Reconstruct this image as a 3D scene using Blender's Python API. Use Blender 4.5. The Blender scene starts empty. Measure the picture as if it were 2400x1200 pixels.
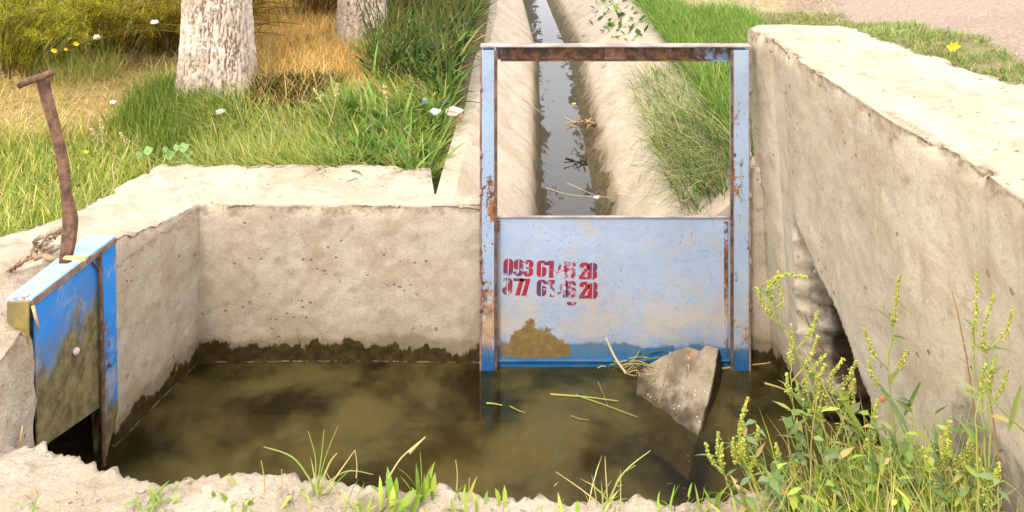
import bpy, math, random
import numpy as np
from mathutils import Vector
random.seed(7); RNG = np.random.default_rng(11)
SC = bpy.context.scene; COL = SC.collection
F_ = 1860.0; EYE = 1.94; HOR = -350.0
# ------------------------------------------------------------------ camera, light, exposure
cd = bpy.data.cameras.new('camera'); cam = bpy.data.objects.new('camera', cd); COL.objects.link(cam)
cam.location = (0, 0, EYE); cam.rotation_euler = (math.radians(90), 0, 0)
cd.sensor_width = 36; cd.lens = 36*F_/2400; cd.shift_y = -(600-HOR)/2400; cd.clip_start = .05; cd.clip_end = 400
SC.camera = cam
SUN_EL, SUN_ROT = 51, 206
w = bpy.data.worlds.new('World'); SC.world = w; w.use_nodes = True
wn = w.node_tree.nodes; sky = wn.new('ShaderNodeTexSky'); sky.sky_type = 'NISHITA'; sky.sun_disc = False
sky.sun_elevation = math.radians(SUN_EL); sky.sun_rotation = math.radians(SUN_ROT); sky.dust_density = 3.0
wn['Background'].inputs['Strength'].default_value = 0.15
# thin bright cloud veil over the blue
_tc = wn.new('ShaderNodeTexCoord'); _nz = wn.new('ShaderNodeTexNoise'); _nz.inputs['Scale'].default_value = 2.2; _nz.inputs['Detail'].default_value = 6
_mr = wn.new('ShaderNodeMapRange'); _mr.inputs[1].default_value = .30; _mr.inputs[2].default_value = .62; _mr.inputs[3].default_value = .55; _mr.inputs[4].default_value = .95
_mx = wn.new('ShaderNodeMix'); _mx.data_type = 'RGBA'; _mx.inputs[7].default_value = (15.5, 15.2, 15.2, 1); _l = w.node_tree.links.new
_l(_tc.outputs['Generated'], _nz.inputs['Vector']); _l(_nz.outputs[0], _mr.inputs[0]); _l(_mr.outputs[0], _mx.inputs[0]); _l(sky.outputs[0], _mx.inputs[6]); _l(_mx.outputs[2], wn['Background'].inputs[0])
sl = bpy.data.lights.new('sun', 'SUN'); sl.energy = 1.75; sl.angle = math.radians(9); sl.color = (1, .92, .78)
sun = bpy.data.objects.new('sun', sl); COL.objects.link(sun)
_e, _r = math.radians(SUN_EL), math.radians(SUN_ROT)
sdir = Vector((math.sin(_r)*math.cos(_e), math.cos(_r)*math.cos(_e), math.sin(_e)))
sun.rotation_euler = sdir.to_track_quat('Z', 'Y').to_euler(); sun.location = (0, 0, 20)
SC.view_settings.view_transform = 'Standard'; SC.view_settings.look = 'None'; SC.view_settings.gamma = 1
SC.view_settings.exposure = 0.53
SC.render.engine = 'CYCLES'

# ------------------------------------------------------------------ helpers
def P(px, py, d):       # photograph direction at distance d
    return np.array(((px-1200)/F_*d, d, EYE-(py-HOR)/F_*d))
def PZ(px, py, z): return P(px, py, F_*(EYE-z)/(py-HOR))
def proj(p):
    return 1200+F_*p[..., 0]/p[..., 1], HOR+F_*(EYE-p[..., 2])/p[..., 1]
def ss(a, lo=0., hi=1.):
    t = np.clip((np.asarray(a, float)-lo)/(hi-lo), 0, 1); return t*t*(3-2*t)
def vnoise(p, seed=0):
    i = np.floor(p).astype(np.int64); f = p-i; f = f*f*(3-2*f); r = 0
    for dx in (0, 1):
        for dy in (0, 1):
            for dz in (0, 1):
                h = ((i[..., 0]+dx)*73856093) ^ ((i[..., 1]+dy)*19349663) ^ ((i[..., 2]+dz)*83492791) ^ (seed*2654435 + 97)
                h = (h*1103515245+12345) & 0x7fffffff; h = ((h >> 13) ^ h)*1274126177 & 0x7fffffff
                v = (h & 0xffff)/65535.*2-1
                r = r + v*(f[..., 0] if dx else 1-f[..., 0])*(f[..., 1] if dy else 1-f[..., 1])*(f[..., 2] if dz else 1-f[..., 2])
    return r
def fbm(p, scale, oct=4, seed=0, gain=.5):
    p = np.asarray(p, float)*scale; a = 1; r = 0; t = 0
    for o in range(oct):
        r = r+a*vnoise(p+o*17.3, seed+o); t += a; a *= gain; p = p*2.03
    return r/t
def tag(o, label=None, cat=None, group=None, kind=None):
    if label: o['label'] = label
    if cat: o['category'] = cat
    if group: o['group'] = group
    if kind: o['kind'] = kind
    return o
def empty(name, loc, label, cat, group=None):
    o = bpy.data.objects.new(name, None); COL.objects.link(o); o.location = tuple(loc); o.empty_display_size = .1
    return tag(o, label, cat, group)
def wpos(o):
    v = Vector((0, 0, 0))
    while o is not None: v += o.location; o = o.parent
    return v
def link(name, me, mat=None, parent=None):
    o = bpy.data.objects.new(name, me); COL.objects.link(o)
    if mat is not None and not me.materials: me.materials.append(mat)
    if parent is not None:
        o.parent = parent; o.location = -wpos(parent)
    return o
def settle(o, loc):     # move the origin of a lone mesh to loc
    me = o.data; n = len(me.vertices); a = np.empty(n*3, np.float32); me.vertices.foreach_get('co', a)
    a = a.reshape(-1, 3)-np.array(loc, np.float32); me.vertices.foreach_set('co', a.ravel()); o.location = tuple(loc); me.update(); return o
def mesh(name, V, quads=None, tris=None, mat=None, parent=None, smooth=True, col=None):
    V = np.asarray(V, np.float32).reshape(-1, 3); L = []; tot = []
    if quads is not None and len(quads): q = np.asarray(quads, np.int32).reshape(-1, 4); L.append(q.ravel()); tot.append(np.full(len(q), 4, np.int32))
    if tris is not None and len(tris): t = np.asarray(tris, np.int32).reshape(-1, 3); L.append(t.ravel()); tot.append(np.full(len(t), 3, np.int32))
    L = np.concatenate(L); tot = np.concatenate(tot); st = np.concatenate(([0], np.cumsum(tot)[:-1])).astype(np.int32)
    me = bpy.data.meshes.new(name); me.vertices.add(len(V)); me.vertices.foreach_set('co', V.ravel())
    me.loops.add(len(L)); me.loops.foreach_set('vertex_index', L); me.polygons.add(len(tot))
    me.polygons.foreach_set('loop_start', st); me.polygons.foreach_set('loop_total', tot)
    me.polygons.foreach_set('use_smooth', np.full(len(tot), smooth)); me.update(calc_edges=True)
    if col is not None:
        a = me.color_attributes.new('Col', 'FLOAT_COLOR', 'POINT'); c = np.ones((len(V), 4), np.float32); c[:, :3] = col
        a.data.foreach_set('color', c.ravel())
    return link(name, me, mat, parent)
def gridq(nu, nv, off=0, flip=False):
    i = np.arange(nu*nv).reshape(nu, nv); q = np.stack((i[:-1, :-1], i[1:, :-1], i[1:, 1:], i[:-1, 1:]), -1).reshape(-1, 4)+off
    return q[:, ::-1] if flip else q
def gnormals(G):
    du = np.gradient(G, axis=0); dv = np.gradient(G, axis=1); n = np.cross(du, dv)
    return n/np.maximum(np.linalg.norm(n, axis=-1, keepdims=True), 1e-9)
def tube(path, rad, seg=6, cap=True):
    path = np.asarray(path, float); n = len(path); rad = np.broadcast_to(np.asarray(rad, float), (n,)) if np.ndim(rad) == 0 else np.asarray(rad, float)
    T = np.gradient(path, axis=0); T /= np.maximum(np.linalg.norm(T, axis=1, keepdims=True), 1e-9)
    up = np.array((0.13, .21, 1.)) if abs(T[0, 2]) < .9 else np.array((1., .1, 0))
    A = np.cross(T, up); A /= np.linalg.norm(A, axis=1, keepdims=True); B = np.cross(T, A)
    a = np.linspace(0, 2*math.pi, seg, endpoint=False)
    V = path[:, None]+rad[:, None, None]*(np.cos(a)[None, :, None]*A[:, None]+np.sin(a)[None, :, None]*B[:, None])
    i = np.arange(n*seg).reshape(n, seg); j = np.roll(i, -1, 1)
    Q = np.stack((i[:-1], j[:-1], j[1:], i[1:]), -1).reshape(-1, 4); V = V.reshape(-1, 3); Tt = []
    if cap:
        V = np.vstack((V, path[:1], path[-1:])); c0, c1 = n*seg, n*seg+1
        for k in range(seg): Tt += [(c0, j[0, k], i[0, k]), (c1, i[-1, k], j[-1, k])]
    return V, Q, np.array(Tt, int).reshape(-1, 3)
class MB:
    def __init__(s): s.V = []; s.Q = []; s.T = []; s.C = []; s.n = 0
    def add(s, V, Q=None, T=None, c=None):
        V = np.asarray(V, float).reshape(-1, 3)
        if Q is not None and len(Q): s.Q.append(np.asarray(Q).reshape(-1, 4)+s.n)
        if T is not None and len(T): s.T.append(np.asarray(T).reshape(-1, 3)+s.n)
        s.V.append(V); s.n += len(V); cc = np.ones((len(V), 3))*.5
        if c is not None: cc[:] = c
        s.C.append(cc); return s
    def box(s, c, d, tilt=None):
        c = np.array(c, float); d = np.array(d, float)/2
        X = np.array([(x, y, z) for x in (-1, 1) for y in (-1, 1) for z in (-1, 1)])*d
        if tilt is not None: X = X@np.array(tilt.to_matrix()).T
        return s.add(X+c, [(0, 1, 3, 2), (4, 6, 7, 5), (0, 4, 5, 1), (2, 3, 7, 6), (0, 2, 6, 4), (1, 5, 7, 3)])
    def tube(s, path, rad, seg=6, c=None):
        V, Q, T = tube(path, rad, seg); return s.add(V, Q, T, c)
    def build(s, name, mat, parent=None, smooth=False, bevel=0):
        o = mesh(name, np.vstack(s.V), np.vstack(s.Q) if s.Q else None, np.vstack(s.T) if s.T else None, mat, parent, smooth, np.vstack(s.C))
        if bevel:
            m = o.modifiers.new('bevel', 'BEVEL'); m.width = bevel; m.segments = 2; m.limit_method = 'ANGLE'
        return o
def spline(pts, n):
    pts = np.asarray(pts, float); m = len(pts); t = np.linspace(0, m-1, n); i = np.minimum(t.astype(int), m-2); f = (t-i)[:, None]
    p0 = pts[np.maximum(i-1, 0)]; p1 = pts[i]; p2 = pts[i+1]; p3 = pts[np.minimum(i+2, m-1)]
    return .5*((2*p1)+(-p0+p2)*f+(2*p0-5*p1+4*p2-p3)*f**2+(-p0+3*p1-3*p2+p3)*f**3)

# ------------------------------------------------------------------ material helpers
class NT:
    def __init__(s, name):
        s.m = bpy.data.materials.new(name); s.m.use_nodes = True; s.t = s.m.node_tree; s.N = s.t.nodes; s.b = s.N['Principled BSDF']
        s.geo = s.N.new('ShaderNodeNewGeometry'); s.pos = s.geo.outputs['Position']; s._s = None
    def set(s, sock, v):
        if isinstance(v, bpy.types.NodeSocket): s.t.links.new(v, sock)
        elif isinstance(v, (tuple, list)) and len(v) == 3 and sock.type == 'RGBA': sock.default_value = (*v, 1)
        else: sock.default_value = v
    def noise(s, scale, detail=4, rough=.55, stretch=None, vec=None, dist=0):
        v = vec or s.pos
        if stretch:
            mp = s.N.new('ShaderNodeMapping'); s.set(mp.inputs[0], v); mp.inputs['Scale'].default_value = stretch; v = mp.outputs[0]
        n = s.N.new('ShaderNodeTexNoise'); s.set(n.inputs['Vector'], v); n.inputs['Scale'].default_value = scale
        n.inputs['Detail'].default_value = detail; n.inputs['Roughness'].default_value = rough; n.inputs['Distortion'].default_value = dist
        return n.outputs[0]
    def voro(s, scale, feat='F1', vec=None):
        n = s.N.new('ShaderNodeTexVoronoi'); n.feature = feat; s.set(n.inputs['Vector'], vec or s.pos); n.inputs['Scale'].default_value = scale
        return n.outputs['Distance']
    def math(s, op, a, b=0., c=None):
        n = s.N.new('ShaderNodeMath'); n.operation = op; s.set(n.inputs[0], a); s.set(n.inputs[1], b)
        if c is not None: s.set(n.inputs[2], c)
        return n.outputs[0]
    def step(s, v, lo, hi, a=0., b=1.):
        n = s.N.new('ShaderNodeMapRange'); n.interpolation_type = 'SMOOTHSTEP'; s.set(n.inputs[0], v)
        for k, x in zip((1, 2, 3, 4), (lo, hi, a, b)): s.set(n.inputs[k], x)
        return n.outputs[0]
    def mix(s, f, a, b, mode='MIX'):
        n = s.N.new('ShaderNodeMix'); n.data_type = 'RGBA'; n.blend_type = mode; s.set(n.inputs[0], f); s.set(n.inputs[6], a); s.set(n.inputs[7], b)
        return n.outputs[2]
    def xyz(s):
        if s._s is None: n = s.N.new('ShaderNodeSeparateXYZ'); s.set(n.inputs[0], s.pos); s._s = n.outputs
        return s._s
    def bump(s, h, strength=.4, dist=.01, prev=None):
        n = s.N.new('ShaderNodeBump'); s.set(n.inputs['Height'], h); n.inputs['Strength'].default_value = strength; n.inputs['Distance'].default_value = dist
        if prev is not None: s.set(n.inputs['Normal'], prev)
        return n.outputs[0]
    def out(s, col, rough=.9, normal=None, metal=0., spec=.3):
        s.set(s.b.inputs['Base Color'], col); s.set(s.b.inputs['Roughness'], rough); s.set(s.b.inputs['Metallic'], metal)
        s.set(s.b.inputs['Specular IOR Level'], spec)
        if normal is not None: s.set(s.b.inputs['Normal'], normal)
        return s.m

def concrete(name, c1, c2, dirt=(.24, .17, .10), wet=.062, wetamp=.10, wetcol=(.026, .018, .006), pits=1., streak=.25, dirtamt=.4, bmp=.35, hollow=False, edge=0.):
    n = NT(name); x, y, z = n.xyz()
    big = n.noise(2.3, 6, .68, dist=.6); mid = n.noise(9, 5, .65, dist=.4); fine = n.noise(95, 4, .7)
    c = n.mix(n.step(big, .35, .65), c1, c2)
    c = n.mix(n.math('MULTIPLY', n.step(mid, .5, .72), dirtamt), c, dirt)
    st = n.noise(7, 4, .7, stretch=(1.6, 1.6, .22))
    c = n.mix(n.math('MULTIPLY', n.step(st, .52, .72), streak), c, (c1[0]*.62, c1[1]*.58, c1[2]*.5))
    pale = n.noise(15, 3, .6); c = n.mix(n.math('MULTIPLY', n.step(pale, .58, .75), .35), c, (min(1, c1[0]*1.25), min(1, c1[1]*1.24), min(1, c1[2]*1.22)))
    c = n.mix(n.step(fine, .3, .7, .0, .22), c, (c1[0]*.55, c1[1]*.5, c1[2]*.42))
    pv = n.voro(26); pm = n.noise(5.5, 2, .5)
    pit = n.math('MULTIPLY', n.step(pv, .10, .17, 1, 0), n.step(pm, .53, .60)); pit = n.math('MULTIPLY', pit, pits)
    c = n.mix(n.math('MULTIPLY', pit, .65), c, (.13, .085, .05))
    v2 = n.voro(11); p2 = n.math('MULTIPLY', n.step(n.math('MULTIPLY_ADD', n.noise(45, 3), .10, v2), .12, .16, 1, 0), n.step(n.noise(3.1, 2), .52, .56)); c = n.mix(n.math('MULTIPLY', p2, .7*pits), c, (.17, .11, .06))
    sc = n.noise(13, 2, .5, stretch=(1.5, 1.5, .6), dist=2.5); c = n.mix(n.math('MULTIPLY', n.step(n.math('ABSOLUTE', n.math('SUBTRACT', sc, .5)), .0, .006, .45, 0), n.step(n.noise(2.7, 2), .54, .60)), c, (.22, .15, .09))
    smear = n.noise(5.5, 6, .66, dist=.5); c = n.mix(n.step(smear, .48, .60, 0, .38), c, (c1[0]*.70, c1[1]*.62, c1[2]*.50))
    c = n.mix(n.step(n.noise(150, 3, .8), .55, .7, 0, .5), c, (c1[0]*.45, c1[1]*.40, c1[2]*.34))
    c = n.mix(n.step(n.noise(120, 3, .8), .58, .72, 0, .5), c, (min(1, c2[0]*1.3), min(1, c2[1]*1.3), min(1, c2[2]*1.3)))
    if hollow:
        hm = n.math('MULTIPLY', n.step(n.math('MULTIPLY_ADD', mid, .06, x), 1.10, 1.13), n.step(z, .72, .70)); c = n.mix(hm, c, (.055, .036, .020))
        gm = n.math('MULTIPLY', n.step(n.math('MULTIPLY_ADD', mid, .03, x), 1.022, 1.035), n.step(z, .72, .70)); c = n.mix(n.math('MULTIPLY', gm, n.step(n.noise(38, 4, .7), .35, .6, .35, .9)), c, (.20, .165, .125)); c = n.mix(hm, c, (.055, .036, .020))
    if edge:     # crumbled, darker strip right under the chipped top edge
        ek = n.math('MULTIPLY_ADD', n.math('SUBTRACT', n.noise(7, 6, .72), .5), .22, n.math('SUBTRACT', edge, z)); c = n.mix(n.math('MULTIPLY', n.step(ek, .022, .034, 1, 0), n.step(z, edge-.012, edge-.004, .62, 0)), c, n.mix(n.step(n.noise(60, 4, .7), .4, .6), (.16, .115, .07), (.34, .26, .18)))
    ag = n.voro(60); c = n.mix(n.math('MULTIPLY', n.step(ag, .10, .18, .5, 0), n.step(n.noise(4, 3, .6), .48, .60)), c, (.24, .19, .145))
    dk = n.noise(19, 6, .78, dist=.3); c = n.mix(n.step(dk, .56, .66, 0, .45), c, (c1[0]*.50, c1[1]*.46, c1[2]*.40)); c = n.mix(n.step(dk, .40, .32, 0, .4), c, (min(1, c2[0]*1.18), min(1, c2[1]*1.2), min(1, c2[2]*1.24)))
    # damp, algae covered foot of the wall just above and below the water
    wn_ = n.noise(11, 5, .65, stretch=(1, 1, .5)); lvl = n.math('MULTIPLY_ADD', n.math('SUBTRACT', wn_, .5), wetamp*2.2, wet)
    wm = n.step(n.math('SUBTRACT', z, lvl), -.007, .006, 1, 0)
    halo = n.step(n.math('SUBTRACT', z, lvl), 0, .16, .42, 0)
    c = n.mix(halo, c, (.21, .15, .075))
    l2 = n.math('MULTIPLY_ADD', n.math('SUBTRACT', n.noise(6, 5, .7), .5), wetamp*1.6, wet+.030); c = n.mix(n.step(n.math('SUBTRACT', z, l2), -.012, .02, .55, 0), c, (.13, .095, .045))
    wc = n.mix(n.step(n.noise(30, 4, .7), .35, .7), wetcol, (wetcol[0]*2.6, wetcol[1]*2.3, wetcol[2]*1.6))
    c = n.mix(wm, c, wc)
    c = n.mix(n.math('MULTIPLY', n.step(n.math('ABSOLUTE', n.math('SUBTRACT', z, .006)), .0015, .0035, 1, 0), n.step(n.noise(14, 4, .7), .47, .60, .0, .7)), c, (.30, .25, .17))
    b = n.bump(n.math('ADD', n.math('MULTIPLY', smear, .9), n.math('MULTIPLY', fine, .35)), bmp*1.3, .02)
    b = n.bump(n.math('SUBTRACT', 1, pit), .6*pits, .01, b)
    return n.out(c, n.mix(wm, (.92,)*3, (.55,)*3), b, 0, .25)
M = {}
M['wall'] = concrete('wall_concrete', (.43, .355, .27), (.51, .435, .345), edge=.60, dirtamt=.5, bmp=.22)
M['rough'] = concrete('rough_concrete', (.42, .345, .26), (.52, .44, .345), pits=1.1, dirtamt=.6, bmp=.9, wetamp=.03)
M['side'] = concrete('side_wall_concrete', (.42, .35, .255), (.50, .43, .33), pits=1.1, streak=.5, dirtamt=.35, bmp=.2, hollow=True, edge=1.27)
M['channel'] = concrete('channel_concrete', (.45, .375, .29), (.52, .44, .35), wet=.285, wetamp=.12, wetcol=(.060, .047, .026), pits=.3, streak=.15, dirtamt=.35, bmp=.07)
def paint(name, pale, strong, wet=None, mud=None, rust=.5, mossy=0., lvl=.085, silt=0, rc=((.36, .13, .035), (.10, .045, .02))):
    n = NT(name); x, y, z = n.xyz()
    a = n.noise(3.1, 5, .6); f = n.noise(40, 4, .7)
    c = n.mix(n.step(a, .35, .68), pale, tuple(min(1, v*1.13) for v in pale))
    c = n.mix(n.math('MULTIPLY', n.step(n.noise(8, 6, .7, dist=.5), .52, .70), .75), c, (.47, .39, .30))      # dried silt film
    c = n.mix(n.step(f, .35, .75, 0, .16), c, (.18, .19, .24))
    sp = n.voro(58); spm = n.noise(7, 3, .6)
    rs = n.math('MULTIPLY', n.step(n.math('MULTIPLY_ADD', n.noise(20, 2), .12, sp), .15, .22, 1, 0), n.step(spm, .45, .6))
    rb = n.step(n.math('MULTIPLY_ADD', n.noise(60, 4, .7), .35, n.noise(4.2, 5, .7, stretch=(1, 1, .45))), .80-.12*rust, .86-.12*rust)
    rcol = n.mix(n.step(n.noise(80, 3), .4, .6), (.20, .07, .02), (.09, .035, .016))
    c = n.mix(n.math('MULTIPLY', rs, .8), c, rcol)
    c = n.mix(rb, c, n.mix(n.step(n.noise(35, 3), .35, .6), *rc))
    rough = .55
    if silt:
        sv = n.voro(85); sm = n.math('MULTIPLY_ADD', n.noise(5, 3, .6), 1.1, n.step(z, .62, .1, -.30, .06)); spk = n.math('MULTIPLY', n.step(n.math('MULTIPLY_ADD', n.noise(60, 2), .14, sv), .20, .27, 1, 0), n.step(sm, .42, .58)); c = n.mix(n.math('MULTIPLY', spk, .75), c, (.30, .14, .06))
        lo = n.math('MULTIPLY', n.step(z, .40, .16), n.step(n.noise(6.5, 6, .7, dist=.4), .42, .62)); c = n.mix(n.math('MULTIPLY', lo, .62), c, (.52, .41, .28))
    if wet is not None:
        wl = n.math('MULTIPLY_ADD', n.math('SUBTRACT', n.noise(7, 5, .62), .5), .13, lvl)
        wm = n.step(n.math('SUBTRACT', z, wl), -.007, .007, 1, 0); c = n.mix(n.step(n.math('SUBTRACT', z, wl), 0, .05, .35, 0), c, (.14, .24, .42)); c = n.mix(wm, c, n.mix(n.step(n.math('MULTIPLY_ADD', z, 3.5, n.noise(9, 4, .6)), .5, .85, 0, .85), wet, (.10, .17, .24)))
    if mud is not None:
        ex = n.math('DIVIDE', n.math('SUBTRACT', x, mud[0]), mud[2]); ez = n.math('DIVIDE', n.math('SUBTRACT', z, mud[1]), mud[3])
        r = n.math('SQRT', n.math('ADD', n.math('MULTIPLY', ex, ex), n.math('MULTIPLY', ez, ez)))
        r = n.math('MULTIPLY_ADD', n.math('SUBTRACT', n.noise(11, 5, .6), .5), 1.5, r); r = n.math('MULTIPLY_ADD', n.math('ABSOLUTE', n.math('SUBTRACT', ex, -.25)), .45, r)
        r = n.math('ADD', r, n.step(z, .028, .045, .8, 0))
        c = n.mix(n.step(r, .93, 1.05, 1, 0), c, n.mix(n.step(n.noise(40, 3), .4, .7), (.17, .115, .035), (.24, .15, .05)))
    if mossy:
        k = n.noise(7, 6, .7, dist=.5); zz = n.math('MULTIPLY_ADD', n.math('SUBTRACT', k, .5), .40, z)
        mm = n.step(zz, mossy-.05, mossy+.05, 1, 0); c = n.mix(n.step(zz, mossy-.02, mossy+.15, .55, 0), c, (.13, .15, .14))
        c = n.mix(mm, c, n.mix(n.step(n.noise(22, 5, .7), .35, .68), (.085, .07, .028), (.24, .18, .075)))
        rough = .8
    b = n.bump(n.math('ADD', n.math('MULTIPLY', rb, -.6), n.noise(50, 4)), .35, .004); b = n.bump(n.noise(4.5, 2, .4), .35, .03, b)
    return n.out(c, rough, b, 0, .4)
M['plate'] = paint('faded_blue_paint', (.31, .38, .50), None, (.012, .14, .34), (.105, .045, .195, .125), rust=-.35, silt=1)
M['post'] = paint('blue_post_paint', (.28, .36, .48), None, (.012, .10, .28), rust=.75, silt=1)
M['railp'] = paint('rail_paint', (.13, .19, .30), None, rust=1.7, rc=((.15, .07, .03), (.045, .025, .016)))
M['blue'] = paint('strong_blue_paint', (.008, .19, .58), None, rust=.0, mossy=.545)
M['blue2'] = paint('strong_blue_post_paint', (.008, .20, .60), None, rust=.3, mossy=.15)
M['pale'] = paint('pale_blue_dusty_paint', (.26, .44, .64), None, rust=.25, silt=1)
def simple(name, c1, c2, scale=20, rough=.8, bmp=.4, dist=.004, metal=0., stretch=None, spec=.3):
    n = NT(name); a = n.noise(scale, 5, .65, stretch=stretch); c = n.mix(n.step(a, .35, .65), c1, c2)
    return n.out(c, rough, n.bump(n.noise(scale*2.5, 4, .7, stretch=stretch), bmp, dist), metal, spec)
M['rust'] = simple('rusted_steel', (.075, .038, .026), (.19, .105, .065), 34, .85, .9)
M['rustedge'] = simple('rusty_edge', (.30, .22, .19), (.16, .085, .05), 14, .8)
M['pinkedge'] = simple('primed_steel_edge', (.40, .32, .29), (.22, .17, .16), 9, .7)
M['ochre'] = simple('ochre_mossy_steel', (.30, .22, .06), (.16, .13, .05), 12, .85)
M['dark'] = simple('near_black_lining', (.018, .013, .007), (.03, .022, .01), 9, .9)
M['silt'] = simple('silt_bed', (.13, .095, .022), (.04, .034, .008), 2.1, .95, .1)
M['mudstone'] = simple('pebble', (.26, .20, .145), (.42, .34, .26), 30, .8, .6, .01)
M['stone'] = simple('rim_stone', (.40, .34, .27), (.56, .48, .40), 22, .9, .6, .01)
M['root'] = simple('dry_root', (.20, .13, .075), (.40, .29, .18), 40, .9, .7, .006)
M['wood'] = simple('split_wood', (.62, .36, .14), (.75, .50, .24), 60, .8)
M['paper'] = simple('white_litter', (.75, .74, .70), (.60, .60, .58), 20, .6)
M['pinkbag'] = simple('pink_litter', (.55, .36, .32), (.72, .60, .56), 18, .5)
M['bluebag'] = simple('blue_litter', (.05, .09, .32), (.35, .38, .5), 18, .4)
M['darklit'] = simple('dark_litter', (.03, .03, .035), (.10, .09, .08), 25, .4)
M['yellow'] = simple('yellow_petal', (.85, .62, .02), (.9, .75, .05), 40, .6)
M['red'] = simple('dry_red_leaf', (.33, .08, .03), (.45, .2, .06), 40, .7)
def stencil():
    n = NT('stencil_paint'); c = n.mix(n.step(n.noise(16, 3), .38, .62), (.33, .022, .030), (.13, .035, .08))
    wear = n.math('MULTIPLY_ADD', n.noise(70, 4, .7), .5, n.noise(13, 4, .6)); c = n.mix(n.step(wear, .82, .92), c, (.42, .42, .50))
    return n.out(c, .6, None, 0, .3)
M['stencil'] = stencil()
def foliage(name, trans=.35):
    n = NT(name); at = n.N.new('ShaderNodeAttribute'); at.attribute_name = 'Col'
    n.set(n.b.inputs['Base Color'], at.outputs['Color']); n.b.inputs['Roughness'].default_value = .6; n.b.inputs['Specular IOR Level'].default_value = .25
    tr = n.N.new('ShaderNodeBsdfTranslucent'); n.set(tr.inputs[0], at.outputs['Color']); mx = n.N.new('ShaderNodeMixShader'); mx.inputs[0].default_value = trans
    n.t.links.new(n.b.outputs[0], mx.inputs[1]); n.t.links.new(tr.outputs[0], mx.inputs[2]); n.t.links.new(mx.outputs[0], n.N['Material Output'].inputs[0])
    return n.m
M['leaf'] = foliage('leaf_blades')
def groundm():
    n = NT('earth'); at = n.N.new('ShaderNodeAttribute'); at.attribute_name = 'Col'; f = n.noise(45, 5, .75)
    c = n.mix(n.step(f, .3, .7, 0, .55), at.outputs['Color'], (.13, .09, .06)); g = n.voro(120)
    c = n.mix(n.step(g, .05, .22, .35, 0), c, (.55, .48, .42))
    return n.out(c, .95, n.bump(n.math('ADD', f, n.noise(12, 4)), .8, .02), 0, .2)
M['ground'] = groundm()
def barkm():
    n = NT('whitewashed_bark'); at = n.N.new('ShaderNodeAttribute'); at.attribute_name = 'Col'
    h = at.outputs['Color']; f = n.noise(60, 5, .7, stretch=(1, 1, .5)); big = n.noise(5, 4)
    c = n.mix(n.step(big, .4, .6), (.56, .46, .36), (.70, .62, .53))
    c = n.mix(n.step(f, .35, .7, 0, .35), c, (.30, .20, .13)); c = n.mix(n.step(h, .28, .54, .88, 0), c, (.24, .155, .10))
    x, y, z = n.xyz(); c = n.mix(n.math('MULTIPLY', n.step(z, .95, .72), n.step(big, .45, .6, .1, .75)), c, (.24, .16, .09))
    return n.out(c, .95, n.bump(f, .8, .01), 0, .15)
M['bark'] = barkm()
def waterm(name, tint, rough=.02, film=.0, filmc=(.2, .14, .05), scale=3., refl=1., dark_refl=False):
    n = NT(name); fr = n.N.new('ShaderNodeFresnel'); fr.inputs[0].default_value = 1.33
    tr = n.N.new('ShaderNodeBsdfTransparent'); tr.inputs[0].default_value = (*tint, 1)
    df = n.N.new('ShaderNodeBsdfDiffuse'); df.inputs[0].default_value = (*filmc, 1)
    gl = n.N.new('ShaderNodeBsdfGlossy'); gl.inputs['Roughness'].default_value = rough; gl.inputs[0].default_value = (refl, refl, refl, 1)
    m0 = n.N.new('ShaderNodeMixShader'); n.set(m0.inputs[0], n.step(n.noise(scale, 5, .6, dist=.25), .34, .64, film*.12, film)); mx = n.N.new('ShaderNodeMixShader')
    b = n.bump(n.math('ADD', n.noise(5, 2), n.math('MULTIPLY', n.noise(24, 2), .12)), .12, .01)
    n.set(gl.inputs['Normal'], b); n.set(fr.inputs['Normal'], b)
    if dark_refl:
        sm = n.noise(9, 6, .75, stretch=(1, .35, 1), dist=.8); x, y, z = n.xyz(); ex = n.math('ABSOLUTE', n.math('SUBTRACT', n.math('MULTIPLY_ADD', y, -.02, x), .208)); k = n.math('MULTIPLY_ADD', ex, 2.0, sm)  # dark leaf reflections painted as opaque patches, denser towards the edges
        fr2 = n.math('MULTIPLY', fr.outputs[0], n.step(k, .72, .76, 1, .12)); n.set(df.inputs[0], (.05, .04, .02, 1)); n.set(m0.inputs[0], n.step(k, .72, .76, .25, .9))
    L = n.t.links.new; L(tr.outputs[0], m0.inputs[1]); L(df.outputs[0], m0.inputs[2]); L(fr2 if dark_refl else fr.outputs[0], mx.inputs[0]); L(m0.outputs[0], mx.inputs[1]); L(gl.outputs[0], mx.inputs[2])
    L(mx.outputs[0], n.N['Material Output'].inputs[0]); return n.m
M['water'] = waterm('murky_water', (.60, .55, .36), .07, .72, (.118, .092, .030), 3.0, .65)
M['chwater'] = waterm('channel_water', (.30, .27, .20), .02, .25, (.06, .05, .03), dark_refl=True)

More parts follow.
